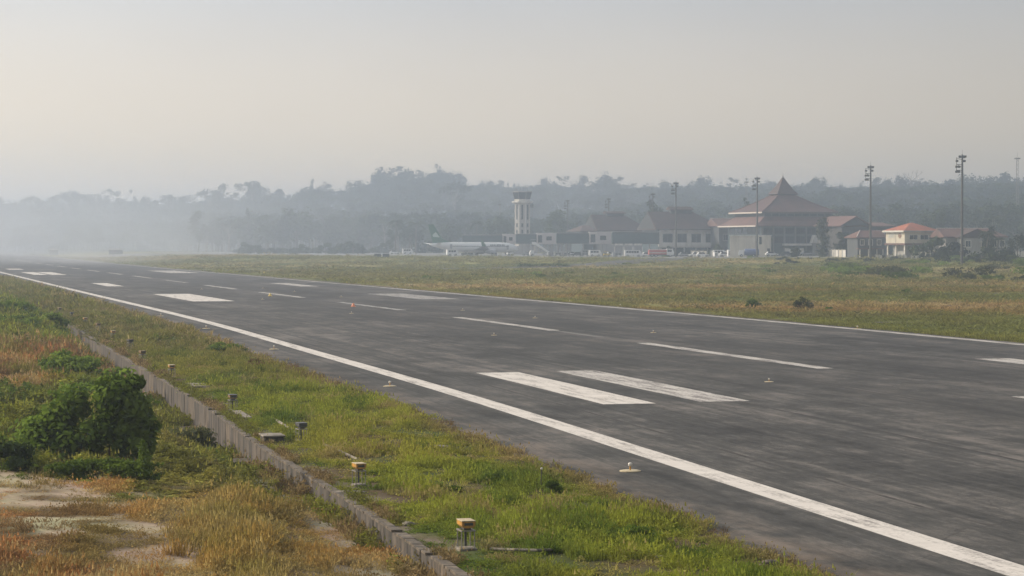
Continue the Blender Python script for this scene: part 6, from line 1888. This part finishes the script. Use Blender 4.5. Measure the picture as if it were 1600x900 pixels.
# bare and thin trees on the ridge
def bare_tree(px, d, ytop, label, seed, w_=1.0):
    x = at(px, d); z = gz(x, d); hh = CAM_H - (ytop - 381) * d / FPX - z; g = random.Random(seed)
    t = empty('bare_tree', (x, d, z), 0, label, 'tree')
    mb = MB(); mb.tube([(0, 0, -1), (.1, 0, hh * .35), (0, .2, hh * .62)], [.55, .42, .32], 6)
    br = MB()
    def grow(p, dr, ln, r_, dep):
        q = p + dr * ln; br.tube([p, p.lerp(q, .5) + Vector((g.uniform(-.1, .1), 0, .05)) * ln, q], [r_, r_ * .8, r_ * .55], 4)
        if dep:
            for _ in range(3):
                nd = (dr + Vector((g.uniform(-.8, .8) * w_, g.uniform(-.8, .8), g.uniform(-.05, .5)))).normalized(); grow(q, nd, ln * g.uniform(.6, .85), r_ * .6, dep - 1)
    for a in range(5):
        an = a * 1.256 + .4; grow(Vector((0, .1, hh * (.42 + .05 * a))), Vector((math.cos(an) * .8, math.sin(an) * .8, .75)).normalized(), hh * .17, .26, 2)
    mb.build('trunk', bark_p, t); br.build('branches', bark_p, t)
bare_tree(1425, 1560, 261, 'bare branching tree alone on the ridge right of a mast', 3)
bare_tree(903, 1800, 273, 'thin bare tree on the ridge above the farther terminal', 4, .7)

# shrubs along the edge of the apron at right
for i in range(46):
    px = gR.uniform(1215, 1640); d = gR.uniform(596, 690) - (35 if px > 1500 else 0); x = at(px, d); h = gR.uniform(.7, 1.5) * (2.0 if px > 1535 else 1)
    cm, tm, h0 = gR.choice(KINDS['scrub'])
    t = plant_tree((cm, tm, h0), x, d, h, 'low green shrub in the ragged hedge below the houses at right', 'hedge_shrub', 'shrubs below the houses at right', wide=gR.uniform(1.3, 2.2), crown='foliage', sink=.15)
    t['category'] = 'shrub'; t['label'] = 'low %s shrub in the ragged hedge %s' % ('leafy' if h < 1.5 else 'tall', 'below the gabled hall' if px < 1340 else 'below the stilted house' if px < 1440 else 'left of the tallest mast' if px < 1503 else 'right of the tallest mast' if px < 1560 else 'at the right picture edge')
for i in range(30):
    px = gR.uniform(375, 620); d = gR.uniform(1130, 1290); x = at(px, d); h = gR.uniform(1.2, 3.4)
    cm, tm, h0 = gR.choice(KINDS['scrub'])
    t = plant_tree((cm, tm, h0), x, d, h, 'hazy %s shrub beyond the far grass, %s' % ('taller' if h > 2.6 else 'low', 'left end of its line' if px < 430 else 'right of the low shed in mist' if px < 500 else 'midway to the sign backs' if px < 560 else 'close behind the sign backs'), 'far_shrub', 'far shrub line left of the cars', wide=gR.uniform(1.2, 2.2), crown='foliage', sink=.2)
    t['category'] = 'shrub'

# ------------------------------------------------------------------ haze: one even body of smoky air
hz = MB().box((0, 3000, 42), (15000, 9000, 92)).build('haze', None)
hz.location = (-600, 0, 0)
hm = bpy.data.materials.new('haze'); hm.use_nodes = True
ht = hm.node_tree; ht.nodes.clear()
ho = ht.nodes.new('ShaderNodeOutputMaterial'); pv = ht.nodes.new('ShaderNodeVolumePrincipled')
pv.inputs['Color'].default_value = (.69, .81, .985, 1)
pv.inputs['Density'].default_value = 0.00062
pv.inputs['Anisotropy'].default_value = 0.68
ht.links.new(pv.outputs[0], ho.inputs['Volume'])
hz.data.materials.clear(); hz.data.materials.append(hm)
tag(hz, kind='stuff')
# pale smoke: a broad veil before the left wood, and a low wisp across the far runway
def smoke(loc, scl, rz, dens_, msc):
    o = MB().lathe((0, 0, 0), [(.2, -.12), (.8, -.1), (1.0, .25), (.85, .6), (.5, .9), (.1, 1.0)], 20).build('smoke', None)
    o.location = loc; o.scale = scl; o.rotation_euler = (0, 0, rz)
    sm = bpy.data.materials.new('smoke'); sm.use_nodes = True; st_ = sm.node_tree; st_.nodes.clear()
    so = st_.nodes.new('ShaderNodeOutputMaterial'); sp_ = st_.nodes.new('ShaderNodeVolumePrincipled')
    sp_.inputs['Color'].default_value = (.92, .93, .95, 1); sp_.inputs['Anisotropy'].default_value = .5
    tcs = st_.nodes.new('ShaderNodeTexCoord')
    ln = st_.nodes.new('ShaderNodeVectorMath'); ln.operation = 'LENGTH'; st_.links.new(tcs.outputs['Object'], ln.inputs[0])
    fall = math_n(st_, 'SUBTRACT', 1.0, ln.outputs['Value'], clamp=True)
    mps = st_.nodes.new('ShaderNodeMapping'); mps.inputs['Scale'].default_value = msc; st_.links.new(tcs.outputs['Object'], mps.inputs['Vector'])
    nz = noise(st_, mps.outputs['Vector'], 1.0, 3, .6)
    dn = math_n(st_, 'MULTIPLY', math_n(st_, 'MULTIPLY', fall, math_n(st_, 'SUBTRACT', nz, .30, clamp=True)), dens_)
    st_.links.new(dn, sp_.inputs['Density']); st_.links.new(sp_.outputs[0], so.inputs['Volume'])
    o.data.materials.clear(); o.data.materials.append(sm)
    tag(o, kind='stuff')
smoke((-290, 1230, 0), (260, 480, 62), R(13), .0060, (3.4, 4.0, 1.6))
smoke((-40, 1500, 0), (430, 260, 66), R(-8), .0042, (3.0, 3.0, 1.6))
smoke((-150, 770, 0), (42, 190, 5), R(14), .014, (3.0, 6.0, 1.2))
